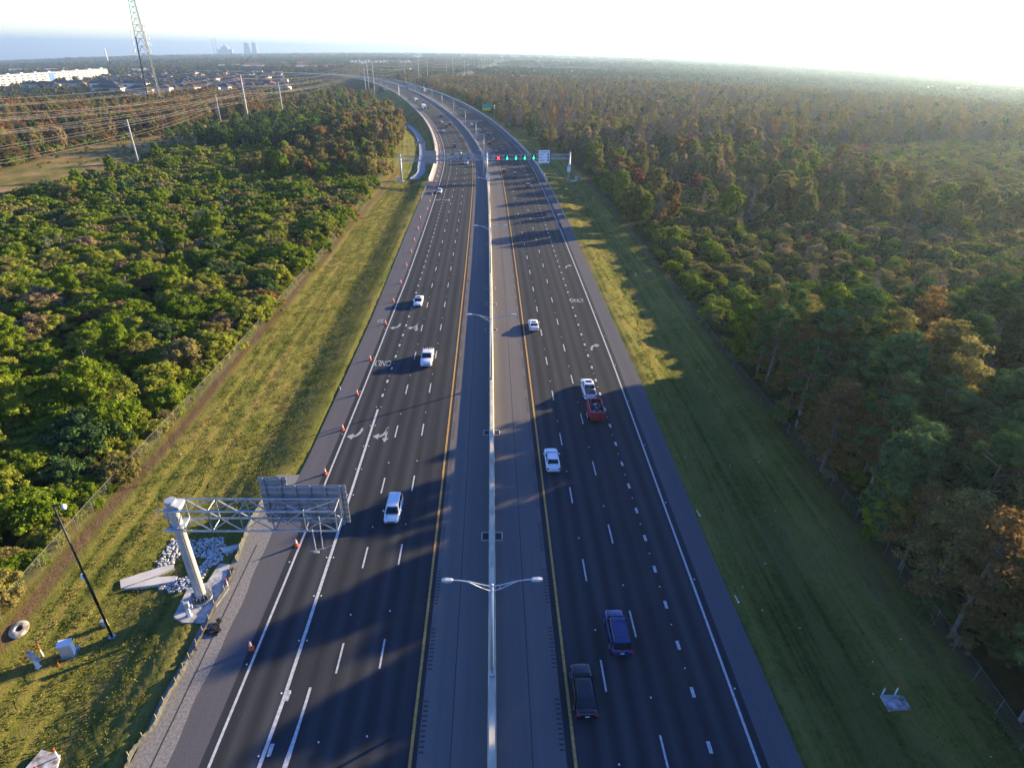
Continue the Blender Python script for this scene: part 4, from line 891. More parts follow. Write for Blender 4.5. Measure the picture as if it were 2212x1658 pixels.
# concrete ditch left of the road beyond the gantry
def ground_strip(name, pts, w, material, h=.15, label=None, cat=None, edge=None):
    P = catmull(np.array(pts, float), 8); d = np.gradient(P, axis=0); d /= np.hypot(d[:, 0], d[:, 1])[:, None]
    rings = []
    for (x, y), (dx, dy) in zip(P, d):
        z = gz(x, y) + h; rings.append([(x + dy * w / 2 * k, y - dx * w / 2 * k, z + q) for k, q in ((-1, 0), (-.9, .12), (-.55, -.1), (.55, -.1), (.9, .12), (1, 0), (1, -.6), (-1, -.6))])
    o = MB().loft(rings).build(name, material); 
    if label: tag(o, label, cat)
    return o
M['wet_conc'] = mat('damp_concrete', (.20, .23, .26), .6, noise=.2, scale=.4)
ground_strip('concrete_ditch', [(-36, 268), (-34.6, 280), (-36.3, 300), (-39.5, 335), (-44, 372), (-50, 410), (-57.5, 445), (-66, 478)], 3.6, M['wet_conc'], .45, 'grey concrete-lined ditch in the grass left of the road, beyond the gantry', 'ditch')

# ------------------------------------------------------------------ near cantilever sign, seen from behind
def tubes(b, L, r, n=8):
    for p, q in L: b.tube(p, q, r, n=n)
def cantilever():
    x0, y0 = -28.9, 42.3; z0 = gz(x0, y0); zb = .25; t = empty('cantilever_sign', (x0, y0, 0)); tag(t, 'large grey cantilever sign truss on the near left verge, seen from behind', 'sign structure')
    P = MB(); P.tube((0, 0, zb), (0, 0, 12.4), .50, .46, 28); P.build('column', M['steel_pale'], t)
    MB().lathe([(.465, 12.38), (.465, 12.43), (.44, 12.44), (.1, 12.45)], n=28).build('cap', M['steel_pale'], t)
    B = MB().lathe([(.98, zb - .25), (.98, zb - .12), (.95, zb - .05)], n=28)
    for k in range(16):
        a = k * math.pi / 8; B.box((.72 * math.cos(a), .72 * math.sin(a), zb + .28), (.36, .035, .68), a); 
        B.tube((.86 * math.cos(a + .2), .86 * math.sin(a + .2), zb - .05), (.86 * math.cos(a + .2), .86 * math.sin(a + .2), zb + .12), .04, n=6)
    B.build('base_plate', M['steel'], t)
    # box truss along +x : two planes
    L = 14.6; zt, zbm = 11.85, 9.6; ya, yb = -.85, .85; T = MB()
    for y in (ya, yb):
        for z in (zt, zbm): T.tube((-.9, y, z), (L, y, z), .085, n=8)
    bays = 5; bl = L - .7
    xs = [.7 + bl * k / bays for k in range(bays + 1)]
    for k, x in enumerate(xs):
        for y in (ya, yb): T.tube((x, y, zbm), (x, y, zt), .065)
        T.tube((x, ya, zt), (x, yb, zt), .05); T.tube((x, ya, zbm), (x, yb, zbm), .05)
        if k < bays:
            x2 = xs[k + 1]; xm = (x + x2) / 2
            for y in (ya, yb):
                T.tube((x, y, zbm), (x2, y, zt), .05) if y == ya else T.tube((x, y, zt), (x2, y, zbm), .075)
            T.tube((x, ya, zt), (x2, yb, zt), .04); T.tube((x, yb, zbm), (x2, ya, zbm), .06)
    T.build('truss', M['steel'], t)
    C = MB()
    C.box((0, 0, zbm), (1.25, 1.8, .10)); C.box((.55, 0, zbm), (.5, 1.5, .42)); C.build('column_bracket', M['steel_pale'], t); C = MB(); C.box((.45, 0, zt), (.3, 1.7, .16))
    C.add([(0, -.42, 12.3), (.95, -.62, 12.05), (.95, .62, 12.05), (0, .42, 12.3), (0, -.42, 11.6), (.95, -.62, 11.65), (.95, .62, 11.65), (0, .42, 11.6)], [(0, 1, 2, 3), (7, 6, 5, 4), (0, 4, 5, 1), (1, 5, 6, 2), (2, 6, 7, 3), (3, 7, 4, 0)])
    C.build('column_bracket', M['steel_pale'], t)
    # sign panels face +y (oncoming traffic); we see ribs and rails
    def panel(name, xa, xb, za, zb_, y, label=None):
        p = MB().box(((xa + xb) / 2, y + .02, (za + zb_) / 2), (xb - xa, .04, zb_ - za)).build(name, M['alu'], t)
        r = MB(); nz = int((zb_ - za) / .62)
        for k in range(nz + 1): r.box(((xa + xb) / 2, y - .035, za + .16 + (zb_ - za - .32) * k / nz), (xb - xa - .06, .06, .13))
        r.build('rail', M['steel_pale'], p)
        for k in range(int((xb - xa) / 1.35) + 1):
            x = xa + .5 + (xb - xa - 1.0) * k / max(1, int((xb - xa) / 1.35)); MB().box((x, y - .15, (za + zb_) / 2), (.11, .13, zb_ - za + .1)).build('bracket', M['steel'], p)
        f = MB().box(((xa + xb) / 2, y + .055, (za + zb_) / 2), (xb - xa - .1, .02, zb_ - za - .1)).build('sign_face', mat('green_sign_sheet', (.01, .16, .09), .5), p)
        if label: p['label'] = label
        return p
    panel('sign_panel', 7.5, 15.2, 8.6, 13.0, yb + .55); panel('sign_panel', 7.35, 9.9, 9.4, 13.75, yb + .75, 'tall narrow sign panel behind the wide one')
    A = MB()
    for x in (8.9, 10.6, 12.6, 14.2): A.path([(x, yb + .3, 8.75), (x, yb + .9, 8.55), (x, yb + 1.35, 8.45)], .05)
    ar = A.build('light_arm', M['steel_pale'], t)
    G = MB(); G.tube((13.2, ya - .1, 11.4), (13.2, ya - .5, 7.9), .05); G.tube((12.4, ya - .1, 9.9), (12.6, ya - .6, 7.7), .05); G.tube((12.1, ya - .6, 7.7), (13.4, ya - .4, 7.9), .04); G.box((12.6, ya - .6, 7.62), (.5, .2, .12)); G.tube((13.2, ya - .5, 7.9), (14.1, ya - .3, 8.2), .03)
    G.build('traffic_sensor', M['steel_pale'], t)
    X = MB().box((-.62, .05, 10.9), (.3, .5, 1.1)); X.build('control_box', M['steel_pale'], t)
    D = MB().path([(-.75, .2, 10.4), (-.8, .1, 9.9), (-.3, -.5, 9.7), (.2, -.56, 9.3)], .03).tube((.45, -.45, 9.5), (.45, -.45, .6), .04); D.build('conduit', M['black'], t)
    return t
cantilever()
b = MB().prism([(-30.7, 40.2), (-29.6, 39.5), (-27.5, 39.5), (-26.75, 43.6), (-27.6, 44.4), (-28.0, 46.9), (-29.1, 47.0), (-29.3, 44.4), (-30.9, 43.6)], -1.2, .04); o = b.build('concrete_pad', M['concrete_old']); tag(o, 'worn pale concrete pad under the column of the cantilever sign', 'concrete pad')
def cabinet_post(loc, rz, label):
    t = empty('meter_post', loc, rz); tag(t, label, 'meter post'); MB().box((0, 0, .55), (.26, .26, 1.3)).box((0, 0, 0), (.4, .4, .1)).build('post', M['wht'], t, bevel=.02)
    MB().box((.02, -.03, 1.45), (.42, .34, .62)).build('meter_box', M['steel_pale'], t, bevel=.02); MB().tube((-.25, 0, -.1), (-.25, 0, 1.9), .045).box((-.25, 0, 1.95), (.2, .2, .16)).build('conduit', M['steel'], t); MB().box((.3, .1, 1.0), (.24, .2, .4)).build('switch_box', M['steel_pale'], t)
cabinet_post((-29.2, 40.3, .04), .3, 'grey meter post with boxes on the pad below the cantilever sign')
x, y, z = at(83, 1440); cabinet_post((x, y, z), -.2, 'white meter post with boxes in the grass at the lower left corner')
def marker(px, py, label, h=1.25):
    x, y, z = at(px, py); t = empty('utility_marker', (x, y, z)); tag(t, label, 'marker post', 'white and red utility marker posts in the grass')
    MB().tube((0, 0, -.2), (0, 0, h - .3), .06, n=10).build('shaft', M['wht'], t); MB().tube((0, 0, h - .3), (0, 0, h), .066, n=10).lathe([(.066, h), (.04, h + .04), (.005, h + .05)], n=10).build('cap', M['red'], t)
marker(493, 1268, 'red-topped white marker post standing on the edge of the sign pad')
marker(94, 1417, 'red-topped white marker post beside the white meter post')
marker(127, 1637, 'red-topped white marker post at the slab in the lower left corner')
marker(88, 1675, 'red-topped white marker post cut by the bottom left frame edge')
marker(1905, 1500, 'left one of two red-topped marker posts behind the slab on the right verge')
marker(1933, 1499, 'right one of two red-topped marker posts behind the slab on the right verge')
def slab(pix, label, h=.06):
    P = [at(*p) for p in pix]; cz = max(p[2] for p in P); o = MB().prism([(p[0], p[1]) for p in P][::-1], cz - .8, cz + h).build('concrete_slab', M['slab']); tag(o, label, 'concrete slab')
M['slab'] = mat('stained_concrete', (.55, .53, .52), .9, noise=.1, scale=1.7, col2=(.20, .15, .10))
slab([(1900, 1504), (1951, 1502), (1969, 1532), (1919, 1536)], 'small brown-stained concrete slab set in the right grass verge')
slab([(52, 1670), (92, 1622), (132, 1632), (112, 1700)], 'pale concrete slab in the grass in the lower left corner')
# black lamp pole
x, y, z = at(243, 1376); h = height_to(x, y, z, 1092); t = empty('lamp_pole', (x, y, z)); tag(t, 'tall slim black lamp pole standing in the left grass verge', 'lamp pole')
MB().tube((0, 0, -.3), (0, 0, h), .11, .07, 12).tube((0, 0, h * .28), (0, 0, h * .52), .125, .115, 12).build('pole', M['black'], t, True)
MB().box((0, 0, .06), (.55, .55, .2)).build('base', M['steel'], t); MB().tube((0, 0, h - .1), (.6, .1, h + .05), .04).box((.2, 0, h + .02), (.5, .2, .14)).build('arm', M['black'], t)
MB().lathe([(.03, .05), (.17, -.05), (.2, -.22), (.12, -.42), (.03, -.46)][::-1], (.72, .12, h), 12).build('lamp', M['wht'], t); MB().box((-.18, -.02, h * .50), (.2, .25, .45)).build('junction_box', M['wht'], t)
x, y, z = at(228, 1352); t = MB().box((0, 0, .35), (.45, .3, .8)).box((0, 0, .78), (.5, .35, .06)).build('pedestal_box', M['steel_pale']); t.location = (x, y, z); tag(t, 'small grey pedestal box just behind the black lamp pole', 'utility box')
x, y, z = at(150, 1413); t = empty('control_cabinet', (x, y, z), .25); tag(t, 'light grey metal control cabinet in the grass left of the black lamp pole', 'cabinet')
MB().box((0, 0, .78), (1.0, .7, 1.5)).build('body', M['steel_pale'], t, bevel=.02); MB().box((0, 0, 1.56), (1.08, .78, .07)).build('roof', M['wht'], t); MB().box((0, 0, 0), (1.2, .9, .16)).build('plinth', M['concrete_old'], t); MB().box((.52, 0, .8), (.03, .6, 1.3)).build('door', M['wht'], t); MB().box((.62, .4, .1), (.3, .4, .35)).build('vent_box', M['steel'], t)
x, y, z = at(42, 1360); o = MB().lathe([(.42, .30), (.5, .42), (1.05, .12), (1.15, -.1), (1.15, -.3)], n=30)
o.v = [v for v in o.v]; t = empty('manhole_collar', (x, y, z + .1), .6); t.scale = (.85, .85, .8); tag(t, 'pale ring-shaped concrete collar with a dark hole, in the grass at the far left', 'manhole')
k = MB(); n = 30; rings = [(.34, .02), (.34, .16), (.42, .18), (.88, .12), (.95, .0)]
for (r, zz) in rings:
    for i in range(n): a = 2 * math.pi * i / n; k.v.append((r * math.cos(a), r * 1.35 * math.sin(a), zz))
for j in range(len(rings) - 1):
    for i in range(n): i2 = (i + 1) % n; k.f.append((j*n+i, j*n+i2, (j+1)*n+i2, (j+1)*n+i)); k.mi.append(0)
k.build('collar', M['slab'], t, True); MB().lathe([(.36, .0), (.35, .06)], n=20).build('hole', M['dark'], t)
# riprap basin with concrete trough
M['stone'] = mat('pale_rubble', (.52, .50, .46), .95, noise=.25, scale=1.0)
def rubble(name, polys, label, sp=.31):
    b = MB(); rng = np.random.default_rng(5)
    for pol in polys:
        W = [at(*p)[:2] for p in pol]; xs = [p[0] for p in W]; ys = [p[1] for p in W]
        for X in np.arange(min(xs), max(xs), sp):
            for Y in np.arange(min(ys), max(ys), sp):
                x, y = X + rng.uniform(-.12, .12), Y + rng.uniform(-.12, .12); c = False
                for i in range(len(W)):
                    (x1, y1), (x2, y2) = W[i], W[i - 1]
                    if (y1 > y) != (y2 > y) and x < (x2 - x1) * (y - y1) / (y2 - y1) + x1: c = not c
                if c:
                    z = gz(x, y); r = rng.uniform(.13, .20); a0 = rng.uniform(0, 3); pts = []
                    for zz, k_ in ((-.1, 1.0), (.07, .95), (.15, .6)):
                        pts.append([(x + r * k_ * math.cos(a0 + j * 1.047) * rng.uniform(.85, 1.15), y + r * k_ * math.sin(a0 + j * 1.047) * rng.uniform(.85, 1.15), z + zz + rng.uniform(-.02, .03)) for j in range(6)])
                    b.loft(pts)
    o = b.build(name, M['stone']); tag(o, label, 'rubble', kind='stuff'); return o
rubble('rubble_lining', [[(372, 1165), (482, 1160), (488, 1178), (455, 1205), (430, 1205), (372, 1175)], [(372, 1165), (398, 1172), (375, 1225), (343, 1232), (338, 1215)], [(455, 1200), (478, 1190), (520, 1178), (500, 1195), (452, 1228), (428, 1262), (412, 1268), (420, 1240), (440, 1215)], [(345, 1262), (410, 1245), (410, 1270), (380, 1282), (340, 1272)]], 'white rubble stones lining the basin beside the sign column')
for o_ in ('rubble_lining',): del bpy.data.objects[o_]['category']
def wedge(pix, label):
    P = [at(*p) for p in pix]; cz = max(p[2] for p in P); o = MB().prism([(p[0], p[1]) for p in P][::-1], cz - 1.0, cz + .16).build('concrete_trough', M['white_conc']); tag(o, label, 'concrete trough')
wedge([(260, 1254), (345, 1229), (372, 1222), (378, 1230), (335, 1248), (300, 1262), (262, 1272)], 'pale concrete trough wall running to a point left of the sign column')
wedge([(268, 1274), (300, 1264), (342, 1250), (385, 1246), (380, 1256), (330, 1268)], 'lower pale concrete trough wall below the rubble basin')
wedge([(478, 1188), (518, 1176), (517, 1186), (484, 1196)], 'short pale concrete headwall at the right end of the rubble basin')
# silt fence along the gravel strip
def silt(label, pix, material, h=.6):
    W = [at(*p) for p in pix]; P = catmull(np.array([(w_[0] - .45, w_[1]) for w_ in W]), 8); rng = np.random.default_rng(3); t = empty('silt_fence', (P[0][0], P[0][1], 0)); tag(t, label, 'silt fence'); vs = []; fs = []
    for i, (x, y) in enumerate(P):
        z = gz(x, y); hh = h * rng.uniform(.75, 1.05); j = rng.normal(0, .03); vs += [(x - P[0][0], y - P[0][1], z - .2), (x + j - P[0][0], y - P[0][1], z + hh * .5), (x - .12 + j * 1.5 - P[0][0], y - P[0][1], z + hh)]
        if i: fs += [(3*i-3, 3*i, 3*i+1, 3*i-2), (3*i-2, 3*i+1, 3*i+2, 3*i-1)]
    vs2 = [(v[0] - .03, v[1], v[2]) for v in vs]; n = len(vs); MB().add(vs + vs2, fs + [tuple(q + n for q in f[::-1]) for f in fs]).build('fabric', material, t)
    for i in range(0, len(P), 6): x, y = P[i]; z = gz(x, y); MB().box((x - P[0][0] - .15, y - P[0][1], z + .35), (.06, .05, 1.3)).build('stake', M['stake'], t)
M['stake'] = mat('wooden_stake', (.35, .26, .17), .9); M['geo'] = mat('grey_geotextile', (.085, .085, .078), .8, noise=.25, scale=2); M['geob'] = mat('black_geotextile', (.02, .02, .022), .6, noise=.3, scale=3)
silt('sagging grey silt fence along the gravel strip at the bottom of the picture', [(284, 1680), (305, 1625), (350, 1570), (372, 1520), (405, 1465), (420, 1430)], M['geo'])
silt('low black silt fence along the gravel strip beside the sign pad', [(425, 1425), (445, 1385), (462, 1352), (478, 1310), (505, 1268), (520, 1225)], M['geob'], .5)
silt('tan silt fence under the truss of the cantilever sign', [(524, 1215), (535, 1180), (552, 1140), (574, 1100), (584, 1075)], M['geo'], .9)
b = MB(); rng = np.random.default_rng(9); x0, y0, z0 = at(466, 1362)
for k in range(14): b.box((x0 + rng.normal(0, .3), y0 + rng.normal(0, .35), z0 + .1 + rng.random() * .25), (.5, .35, .16), rng.uniform(0, 3))
tag(b.build('plastic_sheeting', M['geob']), 'crumpled heap of black plastic sheeting at the edge of the gravel strip', 'plastic sheeting')
# small bits on the verges
for i, (px, py, d, lab, m_) in enumerate([(1595, 1300, .5, 'bent white plastic strip at the edge of the right shoulder', 'wht'), (1511, 1113, .5, 'short white stake lying beside the right shoulder', 'wht'), (737, 843, .5, 'thin white delineator stake on the left verge', 'wht'), (127, 1437, .2, 'small orange flag in the left foreground grass', 'orange'), (1375, 597, .9, 'white broken pipe lying on the sunlit right verge', 'wht')]):
    x, y, z = at(px, py); o = MB().path([(0, 0, 0), (-.15, .2, .25), (-.3, .45, .7 * d + .1)], .045, 6).box((0, 0, 0), (.2, .16, .1)).build('litter', M[m_]); o.location = (x, y, z + .02); tag(o, lab, 'litter')
rngl = np.random.default_rng(21); lb = MB()
for k in range(70):
    s = rngl.uniform(22, 190); t_ = rngl.uniform(25.3, 40) if rngl.random() < .75 else -rngl.uniform(28, 43); x, y, _ = rp(s, t_); lb.box((x, y, gz(x, y) + .05), (rngl.uniform(.06, .2), rngl.uniform(.05, .14), .05), rngl.uniform(0, 3))
tag(lb.build('litter_scraps', M['wht']), kind='stuff')

# ------------------------------------------------------------------ traffic cones
def cone():
    t = empty('traffic_cone', (0, 0, 0)); MB().box((0, 0, .02), (.38, .38, .045)).build('base', M['orange'], t)
    MB().lathe([(.17, .04), (.105, .36)], n=14).build('cone_body', M['orange'], t); MB().lathe([(.109, .36), (.082, .52)], n=14).build('reflective_band', M['wht'], t); MB().lathe([(.078, .52), (.066, .58)], n=14).build('neck', M['orange'], t); MB().lathe([(.070, .58), (.058, .66)], n=14).build('reflective_band', M['wht'], t); MB().lathe([(.054, .66), (.035, .76), (.03, .77)], n=14).build('tip', M['orange'], t); t.scale = (1.25, 1.25, 1.25); return t
cpx = [(543, 1400), (641, 1178), (703, 1023), (741, 928), (772, 852), (800, 777), (833, 700), (850, 652), (866, 612), (878, 575), (888, 545), (895, 520), (903, 495), (908, 472)]
CN = cone(); cs = [at_road(*p) for p in cpx]; last = cs[-1][0]
while last < 520: last += 12.3; cs.append((last, -21.0 - .006 * min(200, last - 190)))
near = {0: 'nearest the camera', 1: 'just below the hanging sign truss', 2: 'just above the sign panels', 3: 'beside the big turn arrows', 4: 'level with the lamp shadow', 5: 'beside the word ONLY', 6: 'beside the number 22'}
for i, (s, t_) in enumerate(cs):
    o = CN if i == 0 else copy_tree(CN); o.location = rp(s, t_, .004); o.rotation_euler = (0, 0, RNG.uniform(0, 1.5))
    far_ = s > 200
    tag(o, f'orange traffic cone with white bands on the left shoulder, {near[i]}' if i in near else (f'orange traffic cone on the left shoulder, {i + 1}th of the row' if not far_ else 'tiny orange traffic cone in the far part of the row along the left shoulder'), 'traffic cone', 'orange traffic cones in a row on the left shoulder' if not far_ else 'far orange traffic cones along the left shoulder')

# ------------------------------------------------------------------ lane-signal gantry
def gantry():
    s0 = 268.0; A = at(868, 393); B = at(1228, 388); ax, ay, az = A; bx, by, bz = B; c = Vector(((ax + bx) / 2, (ay + by) / 2, 0)); rz = math.atan2(by - ay, bx - ax); W = math.hypot(bx - ax, by - ay); hw = W / 2
    t = empty('lane_signal_gantry', (c.x, c.y, 0), rz); tag(t, 'long grey truss gantry spanning both carriageways, carrying lane signals', 'gantry')
    zt = 9.3; zl = 7.6
    mid = hw + (-hw); mx = -hw * 0 + (Vector((rp(262, 0)[0], rp(262, 0)[1], 0)) - c).dot(Vector((math.cos(rz), math.sin(rz), 0)))
    for x, z0, r in ((-hw, az, .42), (hw, bz, .42)): MB().tube((x, 0, z0 - .3), (x, 0, zt + .9), r, r * .9, 16).box((x, 0, z0), (1.6, 1.6, .5)).build('column', M['steel_pale'], t, True)
    for dx in (-.55, .75): MB().tube((mx + dx, 0, 1.0), (mx + dx, 0, zt + .9), .35, .3, 14).build('column', M['steel_pale'], t, True)
    T = MB()
    for y in (-.8, .8):
        for z in (zt, zl): T.tube((-hw, y, z), (hw, y, z), .10, n=6)
    n = 30
    for k in range(n + 1):
        x = -hw + W * k / n
        for y in (-.8, .8): T.tube((x, y, zl), (x, y, zt), .055, n=5)
        T.tube((x, -.8, zt), (x, .8, zt), .07, n=5); T.tube((x, -.8, zl), (x, .8, zl), .07, n=5)
        if k < n:
            x2 = x + W / n
            for y in (-.8, .8): T.tube((x, y, zl if k % 2 else zt), (x2, y, zt if k % 2 else zl), .07, n=5)
    T.build('truss', M['steel'], t)
    G = MB().box((0, -1.15, zl - .1), (W * .96, .5, .06)); G.build('catwalk', M['steel'], t)
    def local_x(px):                                             # where a pixel column meets the gantry plane
        lo, hi = -hw, hw
        for _ in range(40):
            m_ = (lo + hi) / 2; p = (c.x + math.cos(rz) * m_, c.y + math.sin(rz) * m_, 8.5)
            if proj(p)[0] < px: lo = m_
            else: hi = m_
        return lo
    LS = {'x': mat('lit_red_signal', (.6, .02, .05), .5, emit=(1.0, .05, .09), estr=1.6), 'a': mat('lit_green_signal', (.02, .5, .25), .5, emit=(.03, .85, .42), estr=1.1)}
    names = ['leftmost lane signal, lit with a red X', 'second lane signal, lit green arrow, right of the red X', 'third lane signal, green arrow, middle of the five', 'fourth lane signal, green arrow, second from the right', 'fifth lane signal, green arrow, beside the white sign board']
    for i, px in enumerate((1075, 1094, 1113, 1132, 1151)):
        x = local_x(px); g = empty('lane_signal', (c.x + math.cos(rz) * x + math.sin(rz) * 1.5, c.y + math.sin(rz) * x - math.cos(rz) * 1.5, 8.45), rz); tag(g, names[i], 'lane signal', 'square lane-control signals on the gantry')
        MB().box((0, 0, 0), (1.95, .3, 2.2)).build('housing', M['black'], g); MB().box((0, -.22, 1.13), (2.05, .55, .06)).build('hood', M['black'], g)
        S = MB()
        def bar(x1, z1, x2, z2, w_=.2):
            dx, dz = x2 - x1, z2 - z1; q = math.hypot(dx, dz); nx, nz = -dz / q * w_ / 2, dx / q * w_ / 2
            S.add([(x1 + nx, -.165, z1 + nz), (x2 + nx, -.165, z2 + nz), (x2 - nx, -.165, z2 - nz), (x1 - nx, -.165, z1 - nz)], [(0, 1, 2, 3)])
        if i == 0: bar(-.6, -.7, .6, .7, .26); bar(-.6, .7, .6, -.7, .26); S.build('red_cross', LS['x'], g)
        else: bar(0, .75, 0, -.5, .24); bar(-.5, -.15, .02, -.75, .24); bar(.5, -.15, -.02, -.75, .24); S.build('green_arrow', LS['a'], g)
    x = local_x(1173.5); g = empty('information_sign', (c.x + math.cos(rz) * x + math.sin(rz) * 1.55, c.y + math.sin(rz) * x - math.cos(rz) * 1.55, 8.75), rz); tag(g, 'square white LANE CONTROL sign board with three dark squares, on the gantry', 'sign')
    Wd, Hd = 4.9, 5.2; MB().box((0, 0, 0), (Wd, .12, Hd)).build('panel', M['signwhite'], g); MB().box((.2, .12, .2), (Wd + .3, .1, Hd + .2)).build('frame', mat('navy_frame', (.012, .012, .10), .6), g)
    K = mat('sign_lettering_black', (.02, .03, .07), .6)
    for txt, xx, zz, sz in (('LANE CONTROL', 0, 1.95, .62), ('CLOSED', -1.25, .78, .5), ('OPEN', -1.5, -.38, .5), ('CAUTION', -1.1, -1.55, .5)): text_mesh(txt, sz, K, 'lettering', (xx, -.075, zz), 0, parent=g, rx=math.pi / 2, bold=.012)
    MB().box((0, -.07, 1.42), (Wd - .3, .02, .07)).build('divider', K, g)
    for zz in (.78, -.38, -1.55): MB().box((1.75, -.07, zz), (.62, .03, .72)).build('dark_square', K, g)
    # sign backs hung over the left carriageway
    for px, w_, h_, zc_, lab in ((929, 5.4, 5.0, 8.6, 'wide grey back of a sign board hung over the left carriageway from the gantry'),):
        x = local_x(px); g = empty('sign_board', (c.x + math.cos(rz) * x - math.sin(rz) * 1.6, c.y + math.sin(rz) * x + math.cos(rz) * 1.6, zc_), rz); tag(g, lab, 'sign'); MB().box((0, 0, 0), (w_, .1, h_)).build('panel', M['alu'], g)
        r = MB()
        for k in range(6): r.box((0, -.08, -h_ / 2 + .3 + (h_ - .6) * k / 5), (w_, .06, .12))
        r.build('rib', M['steel'], g)
    for i, px in enumerate((952, 968, 987, 1006, 1020)):
        x = local_x(px); g = MB().box((0, 0, 0), (1.9, .25, 1.9)).box((0, -.15, 0), (1.2, .1, 1.2)).build('lane_signal', M['steel']); g.location = (c.x + math.cos(rz) * x - math.sin(rz) * 1.3, c.y + math.sin(rz) * x + math.cos(rz) * 1.3, 9.0); g.rotation_euler = (0, 0, rz); tag(g, 'grey back of lane signal over the left carriageway, ' + ['leftmost', 'second from the left', 'middle one', 'fourth from the left', 'rightmost'][i], 'lane signal', 'grey backs of lane signals on the gantry')
    for sx, px, py, lab in ((-1, 862, 392, 'left'), (1, 1245, 391, 'right')):
        X, Y, Z = at(px, py); g = empty('control_cabinet', (X, Y, Z), rz); tag(g, f'small grey control cabinet on a pale pad at the {lab} foot of the gantry', 'cabinet'); MB().box((0, 0, .9), (1.1, .8, 1.7)).build('body', M['steel_pale'], g); MB().box((-.3 * sx, 0, .02), (4.2, 1.8, .3)).build('pad', M['white_conc'], g)
    for X_, Y_, Z_, lab in ((B[0] - .2, B[1] - .6, 3.2, 'right foot of the gantry'), (rp(258, 0)[0] - .1, rp(258, 0)[1], 2.9, 'central posts of the gantry')):
        g = empty('regulatory_sign', (X_, Y_, Z_), rz); tag(g, 'small white sign plate on the ' + lab, 'sign'); MB().box((0, 0, 0), (1.5, .06, 2.0)).build('panel', M['signwhite'], g); MB().box((0, .3, -.2), (.1, .55, .1)).build('bracket', M['steel'], g)
M['signwhite'] = mat('white_sign_sheet', (.90, .91, .92), .5)
gantry()

# ------------------------------------------------------------------ other signs beyond the gantry
x, y, z = at(908, 318); t = empty('roadside_sign', (x, y, z), 0.12); tag(t, 'low wide grey back of a roadside sign over the concrete ditch, left of the road', 'sign')
MB().box((0, 0, 2.4), (6.6, .1, 1.6)).build('panel', M['alu'], t); r = MB()
for k in range(4): r.box((0, -.08, 1.75 + k * .43), (6.6, .06, .1))
r.build('rib', M['steel'], t)
for xx in (-2.2, 2.2): MB().tube((xx, -.15, -.5), (xx, -.15, 3.1), .1).build('post', M['steel'], t)
s, t_ = 512.0, float(rsh(512)) + 4
p = rp(s, t_, 0); zg = gz(p[0], p[1]); hh = heading(s); t = empty('exit_sign', (p[0], p[1], zg), hh); tag(t, 'green and yellow exit sign on a single post right of the far bend', 'sign')
MB().tube((3.2, 0, -.4), (3.2, 0, 9.5), .38, .3, 12).build('post', M['steel_pale'], t); MB().tube((-5.4, 0, 8.9), (3.2, 0, 8.9), .16).tube((-5.4, 0, 7.4), (3.2, 0, 7.4), .16).build('arm', M['steel'], t)
pn_ = MB().box((-3.0, -.35, 8.6), (6.4, .1, 2.4)).box((-1.4, -.35, 10.3), (3.2, .1, 1.1)).build('green_panel', mat('sign_green', (.01, .36, .26), .5), t); MB().box((-3.0, -.36, 6.5), (6.4, .1, 1.8)).build('yellow_panel', mat('sign_yellow', (.72, .62, .05), .5), t)
t['label'] = 'green and yellow exit sign on a cantilever post right of the far bend'
# far sign truss over the left carriageway at the bend, seen from behind
s = 705.0; p = rp(s, -25.5, 0); hh = heading(s); t = empty('cantilever_sign', (p[0], p[1], p[2]), hh); tag(t, 'distant cantilever sign over the left carriageway at the far bend, seen from behind', 'sign structure')
MB().tube((0, 0, -2), (0, 0, 10), .45, .4, 12).build('column', M['steel_pale'], t); Tt = MB()
for y_ in (-.6, .6):
    for z_ in (8.2, 9.8): Tt.tube((0, y_, z_), (19, y_, z_), .12, n=6)
for k in range(10): Tt.tube((k * 2.1, -.6, 8.2), (k * 2.1, -.6, 9.8), .08, n=5); Tt.tube((k * 2.1, -.6, 8.2 if k % 2 else 9.8), (k * 2.1 + 2.1 * (k < 9), -.6, 9.8 if k % 2 else 8.2), .08, n=5)
Tt.build('truss', M['steel'], t)
for xx, w_ in ((10.5, 5.5), (16.2, 5.2)): MB().box((xx, .9, 9), (w_, .12, 4.2)).build('sign_panel', M['alu'], t)
# ------------------------------------------------------------------ vehicles
PAINT = {'white': mat('white_car_paint', (.74, .76, .78), .22, spec=.6), 'black': mat('black_car_paint', (.012, .012, .018), .12, spec=.7), 'navy': mat('navy_car_paint', (.012, .028, .13), .15, spec=.7),
         'maroon': mat('maroon_car_paint', (.10, .012, .016), .2, spec=.6), 'grey': mat('grey_car_paint', (.12, .125, .13), .25, .3, spec=.6), 'silver': mat('silver_car_paint', (.42, .43, .45), .25, .5, spec=.6), 'dark': mat('dark_car_paint', (.02, .022, .03), .2, spec=.6), 'cream': mat('cream_car_paint', (.62, .58, .48), .3, spec=.5)}
